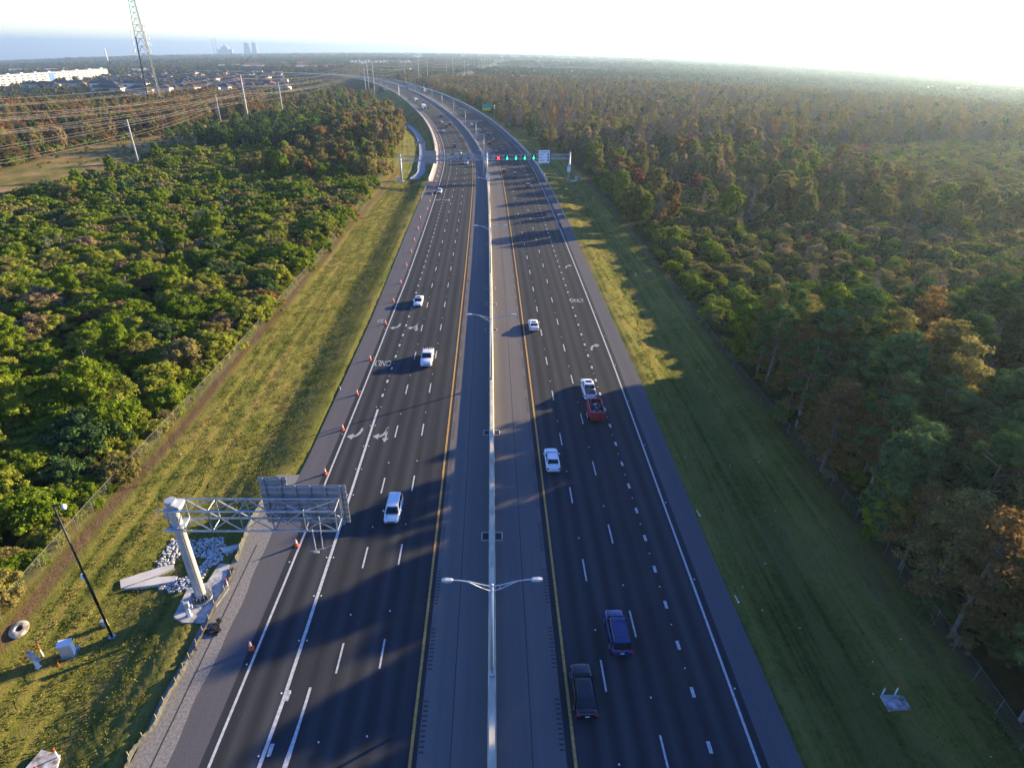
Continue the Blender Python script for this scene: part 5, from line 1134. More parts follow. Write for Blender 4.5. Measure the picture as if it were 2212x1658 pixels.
# L, W, hood z, belt z, roof z, cabin base front/back, roof front/back, tail z, wheel r, bed
CARS = {'sedan': (4.85, 1.86, .84, .95, 1.46, 1.05, -1.72, .30, -1.02, 1.02, .33), 'hatch': (4.4, 1.80, .88, .98, 1.53, 1.25, -2.14, .55, -1.95, 1.0, .32), 'coupe': (4.75, 1.92, .88, .96, 1.38, .75, -1.95, .10, -1.00, 1.02, .35),
        'fastback': (4.95, 1.88, .86, .95, 1.45, 1.15, -2.22, .40, -1.25, 1.04, .34), 'suv': (4.85, 1.92, 1.0, 1.12, 1.80, 1.25, -2.28, .60, -2.02, 1.1, .38), 'pickup': (5.8, 2.02, 1.12, 1.22, 1.92, 1.25, -.95, .65, -.72, 1.22, .41)}
_carcache = {}
def car(kind, paint, label, loc, rz, load=None, sunroof=False, group=None, cat=None, name=None):
    key = (kind, paint, load, sunroof)
    nm = name or {'sedan': 'sedan_car', 'hatch': 'hatchback_car', 'coupe': 'coupe_car', 'fastback': 'sedan_car', 'suv': 'sport_utility_car', 'pickup': 'pickup_truck'}[kind]
    if key in _carcache:
        t = copy_tree(_carcache[key]); t.location = loc; t.rotation_euler = (0, 0, rz); t.name = nm
    else:
        L, W, zh, zb, zr, cf, cb, rf, rb, zt, wr = CARS[kind]; P = PAINT[paint]; t = empty(nm, loc, rz); _carcache[key] = t; h = W / 2
        st = [(L/2, .66*h, .42, zh*.66), (L/2-.07, .84*h, .30, zh*.82), (L/2-.28, .95*h, .24, zh*.93), (L/2-.8, .99*h, .22, zh), (cf, h, .22, zb*.985), (0, h, .20, zb), (cb+.3, h, .22, zb), (-L/2+.75, .99*h, .22, zt), (-L/2+.22, .96*h, .26, zt*.985), (-L/2+.06, .90*h, .32, zt*.93), (-L/2, .80*h, .42, zt*.80)]
        rings = []
        for y, w_, zl, z in st:
            k = [(-w_*.86, zl), (-w_, zl+.14), (-w_, (zl+z)*.52), (-w_*.975, z-.12), (-w_*.90, z-.03), (-w_*.70, z+.012), (0, z+.03)]
            rings.append([(x, y, q) for x, q in k] + [(-x, y, q) for x, q in k[-2::-1]])
        MB().loft(rings).build('body', P, t, True)
        bw, tw = h * .89, h * (.70 if kind != 'suv' and kind != 'pickup' else .76); gz0, gz1 = zb - .05, zr - .07
        def ring(z, yf, yb, w_, bulge=.0): return [(-w_, yb+.12, z), (-w_*.85, yb, z), (0, yb-bulge, z), (w_*.85, yb, z), (w_, yb+.12, z), (w_, yf-.18, z), (w_*.82, yf, z), (0, yf+bulge, z), (-w_*.82, yf, z), (-w_, yf-.18, z)]
        MB().loft([ring(gz0, cf, cb, bw, .10), ring(gz1, rf+.04, rb-.04, tw, .04)]).build('windows', M['glass'], t)
        roof = MB().loft([ring(gz1-.01, rf+.06, rb-.06, tw+.03, .05), ring(gz1+.045, rf, rb, tw*.97, .04), ring(zr, rf-.14, rb+.12, tw*.80, .02)]).build('roof', P, t)
        if sunroof: MB().box((0, rf-.50, zr+.004), (tw*1.25, .75, .02)).build('sunroof', M['glass'], roof)
        b = MB()
        for sx in (-1, 1):
            b.tube((sx*bw*.97, cf-.12, gz0), (sx*tw*.98, rf-.08, gz1), .05, n=5); b.tube((sx*bw*.97, cb+.10, gz0), (sx*tw*.97, rb+.06, gz1), .07 if kind != 'suv' else .06, n=5); ym = (cf+cb)/2 - .1; b.tube((sx*bw*1.0, ym, gz0), (sx*tw*1.0, (rf+rb)/2-.02, gz1), .04, n=5)
        b.build('pillars', P, t)
        tm_ = MB(); tm_.box((0, cf+.03, zb-.005), (bw*1.75, .13, .05))
        for sx in (-1, 1):
            for yy in (cf-.25, (cf+cb)/2-.1, cb+.75): tm_.box((sx*(h+.001), yy, zb*.62), (.012, .022, zb*.6))
            tm_.box((sx*bw*.72, (cf+L/2)/2, zh+.005), (.022, (L/2-cf)*.75, .012), sx*.06)
        if kind in ('sedan', 'coupe'): tm_.box((0, cb-.12, zt+.022), (W*.72, .03, .02))
        tm_.build('trim', M['black'], t)
        if kind == 'suv':
            r = MB()
            for sx in (-1, 1): r.tube((sx*tw*.86, rf-.2, zr+.06), (sx*tw*.86, rb+.2, zr+.06), .025, n=5)
            for yy in (rf-.5, rb+.55): r.tube((-tw*.86, yy, zr+.07), (tw*.86, yy, zr+.07), .02, n=5)
            r.build('roof_rack', M['black'], t)
        wy = (L/2 - .92, -L/2 + 1.02)
        for sx in (-1, 1):
            for y in wy:
                MB().tube((sx*(h-.10), y, wr+.03), (sx*(h+.006), y, wr+.03), wr+.06, n=20).build('wheel_arch', M['black'], t)
                w_ = MB().tube((sx*(h-.2), y, wr), (sx*(h+.015), y, wr), wr, n=20).build('wheel', M['tyre'], t); MB().tube((sx*(h-.02), y, wr), (sx*(h+.03), y, wr), wr*.62, n=12).build('rim', M['rim'], w_)
            MB().add([(sx*.50*h, L/2-.02, zh*.66), (sx*.86*h, L/2-.12, zh*.68), (sx*.96*h, L/2-.42, zh*.86), (sx*.84*h, L/2-.30, zh*.90), (sx*.50*h, L/2-.10, zh*.80), (sx*.6*h, L/2-.3, zh*.6)], [(0, 1, 4), (1, 2, 3), (1, 3, 4), (5, 1, 0), (5, 2, 1)][::1]).build('headlight', M['head'], t)
            MB().box((sx*h*.80, -L/2+.07, zt*.80), (h*.32, .16, .17)).build('tail_light', M['tail'], t)
            MB().box((sx*(h+.09), cf-.38, zb+.06), (.20, .14, .14)).build('mirror', P if kind != 'pickup' else M['black'], t, bevel=.02)
        MB().box((0, L/2-.04, zh*.60), (h*.95, .10, .14)).build('grille', M['black'], t); MB().box((0, L/2-.03, .36), (h*1.2, .12, .10)).build('lower_grille', M['black'], t)
        MB().box((0, -L/2-.002, zt*.66), (.34, .03, .17)).build('number_plate', M['plate'], t)
        if kind == 'pickup':
            yb0, yb1 = cb-.22, -L/2+.14
            if load == 'open' or load == 'racks':
                MB().box((0, (yb0+yb1)/2, zt+.03), (W*.80, yb0-yb1, .04)).build('bed_recess_shade', M['black'], t)  # flat black sheet stands in for the shade inside the open bed
                r = MB()
                for k in range(4): a0 = -.55 + k*.3; r.path([(a0, yb0-.3, zt+.05), (a0+.02, yb0-.6, zt+.45), (a0+.12, yb0-.95, zt+.1)], .04, 5)
                r.tube((.75, yb0, zt), (.75, yb0, zt+.7), .03).tube((-.75, yb0-.1, zt), (-.75, yb0-.1, zt+.7), .03); r.build('cargo_rack', M['wht'], t)
                MB().box((.15, yb0-1.4, zt+.15), (1.2, .7, .3)).box((-.4, yb0-.9, zt+.1), (.5, .5, .25)).build('cargo', M['dark'], t)
            else:
                MB().box((0, (yb0+yb1)/2, zt+.035), (W*.80, yb0-yb1, .05)).build('bed_cover', mat('soft_bed_cover', (.03, .032, .05), .5), t)
                r = MB()
                for k in range(1, 4): r.box((0, yb0+(yb1-yb0)*k/4, zt+.065), (W*.78, .035, .014))
                r.build('cover_seams', M['dark'], t)
    tag(t, label, cat or ('truck' if kind == 'pickup' else 'car'), group)
    return t
def place(px, py, dz=.7):
    s, t_ = at_road(px, py, dz); return s, t_
def drive(kind, paint, label, px, py, sgn, **kw):
    s, t_ = place(px, py); return car(kind, paint, label, rp(s, t_, .004), heading(s) + (0 if sgn > 0 else math.pi), **kw)
drive('hatch', 'white', 'white hatchback driving toward the camera, just right of the cantilever sign', 850, 1097, -1)
drive('pickup', 'white', 'white pickup with a loaded open bed driving toward the camera beside the word ONLY', 923, 771, -1, load='racks')
drive('sedan', 'white', 'white sedan with black windscreen coming toward the camera, above the turn arrows', 904, 649, -1, sunroof=True)
drive('coupe', 'white', 'white coupe driving away beside the yellow line, its long shadow reaching the median', 1152.5, 700, 1, sunroof=True)
tr = drive('pickup', 'white', 'white pickup with a black bed cover towing the red trailer', 1270.5, 839, 1, sunroof=True)
drive('sedan', 'white', 'white sedan driving away in the lane beside the right yellow line', 1192.5, 990, 1)
drive('suv', 'navy', 'dark blue estate with roof rack driving away, nearest vehicle but one', 1334, 1362, 1)
drive('fastback', 'black', 'glossy black sedan driving away, nearest vehicle to the camera', 1260.5, 1486, 1)
# red dump trailer
s, t_ = place(1286, 889, .8); hd = heading(s) + .0; t = empty('box_trailer', rp(s, t_, .004), hd); tag(t, 'red open-top box trailer full of scrap towed by the white pickup', 'trailer')
RT = mat('red_trailer_paint', (.33, .018, .03), .45, noise=.2, scale=1.2, spec=.4); RE = mat('faded_red_rim', (.50, .12, .14), .5)
bx = MB(); Lt, Wt, z0, z1 = 4.0, 2.0, .75, 1.95
bx.box((0, 0, z0), (Wt, Lt, .1)); bx.box((-Wt/2, 0, (z0+z1)/2), (.08, Lt, z1-z0)).box((Wt/2, 0, (z0+z1)/2), (.08, Lt, z1-z0)).box((0, Lt/2, (z0+z1)/2), (Wt, .08, z1-z0)).box((0, -Lt/2, (z0+z1)/2), (Wt, .08, z1-z0)); bx.build('box', RT, t)
r = MB(); r.box((-Wt/2, 0, z1), (.13, Lt+.1, .09)).box((Wt/2, 0, z1), (.13, Lt+.1, .09)).box((0, Lt/2, z1), (Wt, .13, .09)).box((0, -Lt/2, z1), (Wt, .13, .09))
for k in range(7): 
    for sx in (-1, 1): r.box((sx*(Wt/2+.05), -Lt/2+.2+k*(Lt-.4)/6, (z0+z1)/2), (.06, .07, z1-z0))
r.build('rim_rail', RE, t); MB().box((0, -Lt/2-.05, 1.3), (Wt*.86, .05, .9)).box((0, -Lt/2-.1, .72), (Wt, .1, .1)).build('tailgate', RT, t); MB().box((0, 0, .58), (1.3, Lt, .16)).box((0, Lt/2+.55, .55), (.14, 1.2, .12)).build('chassis', M['black'], t)
for sx in (-1, 1):
    for y in (-.75, .1): w_ = MB().tube((sx*1.02, y, .36), (sx*1.24, y, .36), .36, n=18).build('wheel', M['tyre'], t); MB().tube((sx*1.2, y, .36), (sx*1.255, y, .36), .2, n=12).build('rim', M['wht'], w_)
    MB().box((sx*1.13, -.33, .78), (.28, 1.8, .05)).build('fender', RT, t); MB().box((sx*.8, -Lt/2-.12, .85), (.2, .04, .1)).build('tail_light', M['tail'], t)
jk = MB(); jm = [mat('scrap_dark', (.03, .028, .03), .8), mat('scrap_blue', (.02, .04, .30), .6), mat('scrap_pale', (.5, .48, .5), .6), mat('scrap_tan', (.30, .18, .07), .7)]; rng = np.random.default_rng(4); jk.box((0, 0, 1.0), (1.8, 3.8, .35))
for k in range(60): jk.cur = int(rng.choice([0, 0, 0, 1, 2, 3])); jk.box((rng.uniform(-.75, .75), rng.uniform(-1.6, 1.6), 1.22+rng.uniform(0, .25)), (rng.uniform(.08, .6), rng.uniform(.05, .5), rng.uniform(.05, .25)), rng.uniform(0, 3))
jk.cur = 2; jk.tube((-.55, 1.7, 1.3), (-.5, 1.85, 2.1), .05); jk.tube((.3, 1.2, 1.3), (.35, 1.3, 1.75), .06)
o = jk.build('scrap_pile', jm); o.location = t.location; o.rotation_euler = (0, 0, hd); tag(o, 'jumbled dark and blue scrap lying in the red trailer', 'scrap')
# farther traffic
FT = [('sedan','white',949.6,412,-1,'white sedan coming toward the camera between the gantry and the small turn arrows'), ('suv','white',1007.2,351,-1,'white car coming toward the camera right under the gantry'), ('pickup','silver',992,330.4,-1,'silver pickup coming toward the camera just beyond the gantry'),
 ('suv','dark',981.7,316,-1,'dark car coming toward the camera, second beyond the gantry'), ('sedan','white',958.5,283.5,-1,'white sedan in the left carriageway, third beyond the gantry'), ('pickup','black',964.5,274,-1,'black pickup in the left carriageway in a loose cluster of four'),
 ('sedan','dark',971.3,267.4,-1,'dark sedan nearest the median in a loose cluster of four'), ('sedan','white',953.8,262.7,-1,'white sedan at the back of a loose cluster of four'), ('sedan','dark',952.6,250.2,-1,'dark sedan alone behind the cluster of four oncoming cars'),
 ('suv','dark',923.8,233.3,-1,'dark car beside the oncoming white lorry'), ('sedan','dark',915.2,219.9,-1,'dark car beside the white box van at the bend'), ('sedan','grey',884.3,215.5,-1,'grey car at the outer edge of the bend'), ('sedan','white',835.9,186.4,-1,'tiny white car on the bridge at the far bend'), ('suv','white',823,180,-1,'tiny white van on the bridge behind the white car'),
 ('suv','maroon',1087.7,370.5,1,'dark maroon car driving away in the first lane near the gantry'), ('pickup','black',1111.4,378.5,1,'black pickup driving away in the second lane near the gantry'), ('suv','maroon',1140.2,401.6,1,'maroon car driving away near the right edge line before the gantry'), ('suv','maroon',1056.5,310.2,1,'maroon car driving away just beyond the gantry'),
 ('pickup','black',1066,303.7,1,'black pickup driving away beyond the gantry, beside the maroon car'), ('sedan','dark',1053.5,288.2,1,'dark sedan driving away beyond the black pickup'), ('suv','cream',1035.1,281.4,1,'cream van driving away in the tree shadow beyond the gantry'), ('sedan','white',1018.5,267.4,1,'white sedan driving away ahead of the cream van'), ('sedan','white',909.5,190.2,1,'tiny white car driving away on the far bend'), ('sedan','white',925,182,1,'tiny white car at the outer edge of the far bend')]
for k, pa, px, py, sg, lab in FT: drive(k, pa, lab, px, py, sg)
def lorry(px, py, sgn, label, col='white', L=14.0, hgt=3.9):
    s, t_ = at_road(px, py, 1.8); t = empty('lorry', rp(s, t_, .004), heading(s) + (0 if sgn > 0 else math.pi)); tag(t, label, 'lorry'); P = PAINT[col]
    MB().box((0, L/2-1.1, 1.6), (2.4, 2.1, 2.5), taper=.9).build('cab', P, t, bevel=.08); MB().box((0, L/2-.25, 2.1), (2.0, .3, .9)).build('windscreen', M['glass'], t); MB().box((0, L/2-.03, 1.0), (1.6, .1, .7)).build('grille', M['black'], t)
    MB().box((0, -1.3, (1.1+hgt)/2), (2.55, L-2.9, hgt-1.1)).build('box_body', P, t); MB().box((0, -1.2, .9), (1.0, L-2, .3)).build('chassis', M['black'], t)
    for sx in (-1, 1):
        for y in (L/2-1.2, -L/2+1.4, -L/2+2.6): MB().tube((sx*1.0, y, .5), (sx*1.28, y, .5), .5, n=14).build('wheel', M['tyre'], t)
lorry(916, 231.8, -1, 'white articulated lorry coming round the bend', L=15); lorry(899.1, 217, -1, 'white box lorry farther back on the bend', L=11, hgt=3.6); lorry(919.3, 196.8, 1, 'grey lorry driving away on the far bend', 'silver', L=14)

# ------------------------------------------------------------------ power line
def base_of(px, py): return at(px, py)
def pole(px, pyb, pyt, label, arms=3, r=.45, xy=None, h=None):
    if xy: x, y = xy; z = gz(x, y)
    else: x, y, z = at(px, pyb)
    if h is None: h = height_to(x, y, z, pyt)
    t = empty('utility_pole', (x, y, z)); tag(t, label, 'utility pole', 'tall pale power-line poles'); MB().tube((0, 0, -1), (0, 0, h), r, r * .55, 10).build('pole', M['pole_grey'], t, True)
    b = MB()
    for k in range(arms):
        zz = h - 2.5 - k * 4.2
        for sx in (-1, 1): b.tube((0, 0, zz), (sx * 2.6, 0, zz + .5), .09, n=5)
    if arms: b.build('crossarm', M['pole_grey'], t)
    return (x, y, z, h)
PA = [pole(0, 0, 0, 'power-line pole just outside the left edge of the picture', xy=(-196, 95), h=37)] ; PB = [pole(0, 0, 0, 'power-line pole outside the left edge, middle line', xy=(-184, 150), h=31)]; PC = [pole(0, 0, 0, 'power-line pole outside the left edge, near line', xy=(-172, 60), h=26)]
PA += [pole(541, 285, 162, 'tallest pale power-line pole at the left, right of the lattice tower', r=.6), pole(798, 204, 128.7, 'middle one of three tall poles beside the far bend'), pole(924.6, 183.4, 125.6, 'tall pole just right of the far road, right one of two'), pole(979, 168.5, 125.6, 'tall distant pole in the corridor right of the far road'), pole(1025, 157.6, 113, 'distant pole standing highest above the horizon, in the corridor', arms=2), pole(1060, 149, 125.6, 'most distant pole at the end of the corridor', arms=2)]
PB += [pole(614, 262.7, 177.7, 'pale power-line pole second from the right in the left group'), pole(810.2, 211.5, 131, 'right one of three tall poles beside the far bend'), pole(905.5, 178.7, 127, 'tall pole just right of the far road, left one of two'), pole(964.6, 167.7, 137, 'shorter distant pole left of a taller one in the corridor'), pole(1003.4, 163, 131.8, 'distant pole in the middle of the corridor', arms=2), pole(1047.3, 150.6, 130.3, 'distant pole near the end of the corridor', arms=2)]
PC += [pole(300, 355, 258, 'short pale pole nearest the camera, left of the thicket', r=.42), pole(477.5, 265, 205, 'short thin pole with angled crossarms between two taller poles', r=.35), pole(791, 201.3, 146, 'left one of three tall poles beside the far bend'), pole(874.6, 172.4, 141.2, 'thin pole between the far road and the hotels'), pole(1011.4, 158.3, 136.5, 'short distant pole in the corridor', arms=1)]
for i, (px, pb, pt) in enumerate(((1034.5, 156.8, 130.3), (1040, 150.6, 122.5), (1053, 149, 130.3))): pole(px, pb, pt, 'small distant pole in the row at the end of the corridor', arms=1)
M['wire'] = mat('pale_cable', (.45, .40, .33), .5, .3)
def wires(PL, offs, rad, word):
    for j, (dx, dz) in enumerate(offs):
        pts = []
        for i in range(len(PL) - 1):
            a, b = PL[i], PL[i + 1]; pa = Vector((a[0] + dx, a[1], a[2] + a[3] + dz)); pb = Vector((b[0] + dx, b[1], b[2] + max(6, b[3] + dz))); d = (pb - pa).length; sag = min(d * d / 9000, 14) * .45; n = 14
            for k in range(n + (i == len(PL) - 2)): q = k / n; v = pa.lerp(pb, q); pts.append((v.x, v.y, v.z - 4 * sag * q * (1 - q)))
        b_ = MB(); b_.path(pts, rad, 3); tag(b_.build('power_cable', M['wire']), f'{word}, ' + ['topmost', 'upper left', 'upper right', 'middle left', 'middle right', 'lowest left', 'lowest right'][j] + ' cable', 'power cable', 'power cables strung between the tall poles')
O7 = [(0, .2), (-2.6, -2), (2.6, -2), (-2.6, -6.2), (2.6, -6.2), (-2.6, -10.4), (2.6, -10.4)]
wires(PA, O7, .045, 'power cable of the tallest line at the left'); wires(PB, O7[:5], .045, 'power cable of the middle line at the left'); wires(PC, O7[1:5], .04, 'power cable of the lowest line at the left')

# ------------------------------------------------------------------ lattice tower
x, y, z = at(344, 240); t = empty('lattice_tower', (x, y, z)); tag(t, 'tall grey lattice mobile-phone tower rising out of the top of the picture', 'tower'); Ht = 118.0; M['tower'] = mat('tower_steel', (.17, .18, .19), .6, .3)
def wd(h): return 6.6 * (1 - h / Ht) ** 1.0 * .95 + 1.0
ang = [math.radians(a) for a in (200, 320, 80)]
leg = lambda k, h: (wd(h) * math.cos(ang[k]), wd(h) * math.sin(ang[k]), h)
for k in range(3): MB().path([leg(k, h) for h in np.linspace(-1, Ht, 8)], .30 if k else .34, 6, r2=.14).build('leg', M['tower'], t)
b = MB(); h = 0
while h < Ht - 2:
    h2 = h + max(2.6, wd(h) * 1.15)
    for k in range(3):
        k2 = (k + 1) % 3; b.tube(leg(k, h2), leg(k2, h2), .12, n=4); m_ = [(p + q) / 2 for p, q in zip(leg(k, h2), leg(k2, h2))]; b.tube(leg(k, h), m_, .12, n=4); b.tube(leg(k2, h), m_, .12, n=4)
    h = h2
b.build('bracing', M['tower'], t); MB().path([(leg(0, h)[0] * .93, leg(0, h)[1] * .93, h) for h in np.linspace(0, height_to(x, y, z, 80), 6)], .45, 6).build('cable_ladder', M['black'], t)
for i, py in enumerate((56, 70, 83, 95, 110)):
    h = height_to(x, y, z, py); a = MB(); w_ = wd(h) + 2.2
    for k in range(3):
        A_ = ang[k]; c_ = (w_ * math.cos(A_), w_ * math.sin(A_)); tx, ty = -math.sin(A_), math.cos(A_)
        if i == 4 and k == 2: continue
        a.tube((c_[0] - tx * 2.2, c_[1] - ty * 2.2, h), (c_[0] + tx * 2.2, c_[1] + ty * 2.2, h), .10, n=5); a.tube(leg(k, h), (c_[0], c_[1], h), .10, n=5)
        for q in (-2, -.7, .7, 2): a.box((c_[0] + tx * q, c_[1] + ty * q, h + .1), (.36, .36, 2.5))
    a.build('antenna_ring', M['steel'], t)

# ------------------------------------------------------------------ town
W1 = mat('warm_white_render', (.78, .74, .68), .8, noise=.05, scale=.1); W2 = mat('cream_render', (.60, .50, .38), .8, noise=.08, scale=.1); RB = mat('brown_tile_roof', (.075, .062, .060), .8, noise=.2, scale=.3); RR = mat('red_tile_roof', (.20, .07, .055), .8, noise=.2, scale=.3); RG = mat('pale_flat_roof', (.62, .60, .58), .8); WN = mat('dark_window_band', (.045, .05, .06), .3, spec=.5); BLU = mat('blue_render', (.12, .25, .52), .7)  # first wall colour is one even warm white, whichever way a wall faces
def flat_block(px, py, w_, d_, h, rz, label, wall=W1, bays=4, storeys=4, roof=RG, accent=None, name='apartment_block', cat='building', group=None):
    x, y, z = at(px, py); t = empty(name, (x, y, z), rz); tag(t, label, cat, group); MB().box((0, 0, h/2 - 1.5), (w_, d_, h + 3)).build('wall', wall, t); MB().box((0, 0, h + .2), (w_ + .6, d_ + .6, .5)).build('roof', roof, t)
    for k in range(bays):
        xx = -w_/2 + w_ * (k + .5) / bays
        for j in range(storeys):
            MB().box((xx + w_/bays*.22, -d_/2 - .05, h * (j + .55) / storeys), (w_/bays*.42, .2, h/storeys*.52)).build('window', WN, t)
    if accent: MB().box((w_ * .25, -d_/2 - .3, h/2), (w_ * .22, .6, h)).build('blue_bay', BLU, t)
    MB().box((w_ * .3, 0, h + 1.5), (4, 4, 2.6)).build('stair_tower', wall, t)
P0 = [(8, 186), (38, 183), (68, 180.5), (98, 178), (128, 175.5), (158, 172.5), (186, 170), (212, 167)]
for i, (px, py) in enumerate(P0):
    flat_block(px, py, 40, 16, 15.5, 1.15, 'white four-storey apartment block, ' + ['leftmost of the row', 'second of the row from the left', 'third of the row from the left', 'fourth of the row from the left, with a blue bay', 'fifth of the row from the left', 'sixth of the row from the left', 'seventh of the row from the left', 'rightmost of the row'][i], accent=(i == 3), group='row of white apartment blocks at the left horizon')
def hip_house(px, py, w_, d_, h, rz, label, wall=W1, roof=RB, cat='house', name='house', group=None, win=3):
    x, y, z = at(px, py); t = empty(name, (x, y, z), rz); tag(t, label, cat, group); MB().box((0, 0, h/2 - 1), (w_, d_, h + 2)).build('wall', wall, t); rh = d_ * .26; e = .7
    MB().add([(-w_/2-e, -d_/2-e, h), (w_/2+e, -d_/2-e, h), (w_/2+e, d_/2+e, h), (-w_/2-e, d_/2+e, h), (-w_/2+d_*.45, 0, h+rh), (w_/2-d_*.45, 0, h+rh)], [(0, 1, 5, 4), (1, 2, 5), (2, 3, 4, 5), (3, 0, 4), (3, 2, 1, 0)]).build('roof', roof, t)
    for k in range(win): MB().box((-w_/2 + w_ * (k + .5)/win, -d_/2 - .04, h * .5), (w_/win*.35, .15, h*.35)).build('window', WN, t)
big = [(238, 202, 34, 16, 6.5, .1, 'long brown-roofed building with a white end wall left of the lattice tower', W2), (305, 207, 26, 16, 7, -.1, 'cream two-storey building with a brown roof just left of the lattice tower', W2), (352, 203, 22, 14, 7, .1, 'cream building with a brown roof just right of the lattice tower', W2), (228, 190, 36, 14, 6, .1, 'brown-roofed building behind the long one left of the lattice tower', W1), (295, 190, 34, 14, 6, .1, 'brown-roofed building behind the cream one at the lattice tower', W1), (90, 190, 50, 14, 5, .1, 'long low dark-roofed building in front of the white apartment row', W2), (150, 187, 50, 14, 5, .1, 'second long low dark-roofed building before the apartment row', W2)]
for px, py, w_, d_, h, rz, lab, wl in big: hip_house(px, py, w_, d_, h, rz, lab, wl)
misc = [(474, 193, 16, 8, 4, 'white open pavilion on the lawn edge', W1, RG), (520, 184, 14, 10, 6, 'cream house with a red roof left of the tallest pole', W2, RR), (505, 176, 12, 10, 5, 'small cream house among the palms', W2, RR), (549, 149, 62, 18, 11, 'white red-roofed building left of the far viaduct', W1, RR), (510, 146, 22, 14, 10, 'narrow pale building beside the far viaduct', W2, RR), (480, 149, 16, 12, 12, 'small white red-roofed tower building', W1, RR), (595, 150, 44, 14, 7, 'low white red-roofed building in the town strip', W1, RR), (622, 151, 24, 14, 9, 'pale red-roofed house in the town strip', W2, RR), (613, 141, 24, 14, 8, 'pale house high up in the town strip', W1, RR),
 (657, 141, 46, 14, 8, 'long white building with a red roof, upper one of two', W1, RR), (654, 151, 36, 14, 12, 'white building with a red roof, lower one of two', W1, RR), (680, 149, 22, 12, 9, 'pale building right of the red-roofed pair', W1, RR), (715, 148, 46, 14, 7, 'low pale building before the toll bridge', W1, RR), (736, 147, 26, 14, 7, 'low pale building near the far bend', W1, RR),
 (770, 141, 44, 16, 16, 'white hotel block, left one of the three above the far bend', W1, RB), (790, 142, 40, 16, 16, 'white hotel block, middle one of the three above the far bend', W1, RB), (823, 141, 46, 16, 14, 'pale hotel block, right one of the three above the far bend', W1, RB), (850, 138, 70, 16, 13, 'long hotel block with shade painted into its wall and a dark roof', mat('painted_shade_render', (.25, .27, .30), .8), RB), (876, 141, 40, 16, 14, 'white hotel block at the right end of the hotels', W1, RB), (902, 129, 60, 24, 26, 'tall white box-shaped building on the horizon above the hotels', W1, RG), (862, 126, 130, 40, 10, 'long flat white warehouse near the horizon', W1, RG), (540, 124, 150, 40, 12, 'wide white building near the horizon under the cooling towers', W1, RG), (60, 157, 90, 30, 9, 'low white buildings beyond the apartment row', W1, RG), (125, 156.5, 60, 25, 9, 'low white hall beyond the apartment row', W1, RG), (305, 158, 36, 20, 8, 'small white hall right of the lattice tower', W1, RG), (245, 173, 30, 18, 5, 'low tan building right of the apartment row', W2, RG), (272, 171, 26, 14, 5, 'low white building right of the tan one', W1, RG), (880, 155, 30, 14, 5, 'low white roof beside the corridor beyond the road', W1, RG), (1145, 160, 46, 20, 5, 'low pale roof in the woods right of the corridor', W1, RG), (1230, 160, 30, 14, 5, 'small white roof in the distant woods', W1, RG), (2005, 193, 60, 20, 5, 'long pale roof beyond the swamp forest at the far right, left of three', W1, RG), (2052, 194, 70, 20, 5, 'long pale roof beyond the swamp forest at the far right, middle of three', W1, RG), (2105, 196, 40, 20, 5, 'pale roof beyond the swamp forest at the far right, rightmost of three', W1, RG)]  # long hotel block: its shade is put into the grey wall colour
for px, py, w_, d_, h, lab, wl, rf in misc:
    (flat_block(px, py, w_, d_, h, .62, lab, wl, 3, 2, rf, name='building') if rf is RG or h > 12 else hip_house(px, py, w_, d_, h, .62, lab, wl, rf, cat='building', name='building'))
rng = np.random.default_rng(12); hx = 0
hp = [(int(px), int(py)) for py in range(162, 198, 5) for px in range(10 + (py * 37) % 23, 620, 23)]
for px, py in hp:
    if py > 184 and px < 345: continue
    if py < 184 and px < 230: continue
    px += rng.integers(-9, 9); py += rng.integers(-2, 2)
    lab = 'small suburban house with a pale wall and dark roof among the trees'
    hip_house(px, py, rng.uniform(14, 22), rng.uniform(10, 14), 4.6, rng.uniform(-.5, .5), lab, W2 if rng.random() < .6 else W1, RB if rng.random() < .92 else RR, group='small houses among the trees of the far left suburb', win=2)
# pond
x, y, z = at(391, 217); P_ = [(x + 17 * math.cos(a) * (1 + .2 * math.sin(3 * a)), y + 20 * math.sin(a)) for a in np.linspace(0, 2 * math.pi, 24, endpoint=False)]
wm = mat('pond_water', (.02, .04, .06), .03, spec=.8); tag(MB().prism(P_, z - 2, z + .45).build('pond', wm), kind='structure')
# ------------------------------------------------------------------ power station on the horizon
PWM = mat('far_concrete', (.30, .30, .34), .8)
def far_pt(px, Y0):
    lo, hi = -Y0 * 1.5, Y0 * 1.5
    for _ in range(60):
        m_ = (lo + hi) / 2
        if proj((m_, Y0, float(base_z(m_, Y0))))[0] < px: lo = m_
        else: hi = m_
    return lo, Y0, float(base_z(lo, Y0))
for px, py, lab in ((536, 92.5, 'left cooling tower on the horizon'), (553, 92.5, 'right cooling tower on the horizon')):
    x, y, z = far_pt(px, 9000); h = height_to(x, y, z, py); t = MB().lathe([(h * .36 * k, h * q) for k, q in ((1, -.2), (1, 0), (.84, .25), (.70, .5), (.62, .74), (.64, .9), (.67, 1.0))], n=28).build('cooling_tower', PWM, None, True); t.location = (x, y, z); tag(t, 'pale hyperbolic ' + lab, 'cooling tower')
for px, py, lab in ((465, 84, 'left slim chimney of the power station on the horizon'), (471, 83, 'right slim chimney of the power station on the horizon')):
    x, y, z = far_pt(px, 9000); h = height_to(x, y, z, py); t = MB().tube((0, 0, -20), (0, 0, h), 7, 4.5, 12).build('chimney', PWM); t.location = (x, y, z); tag(t, lab, 'chimney')
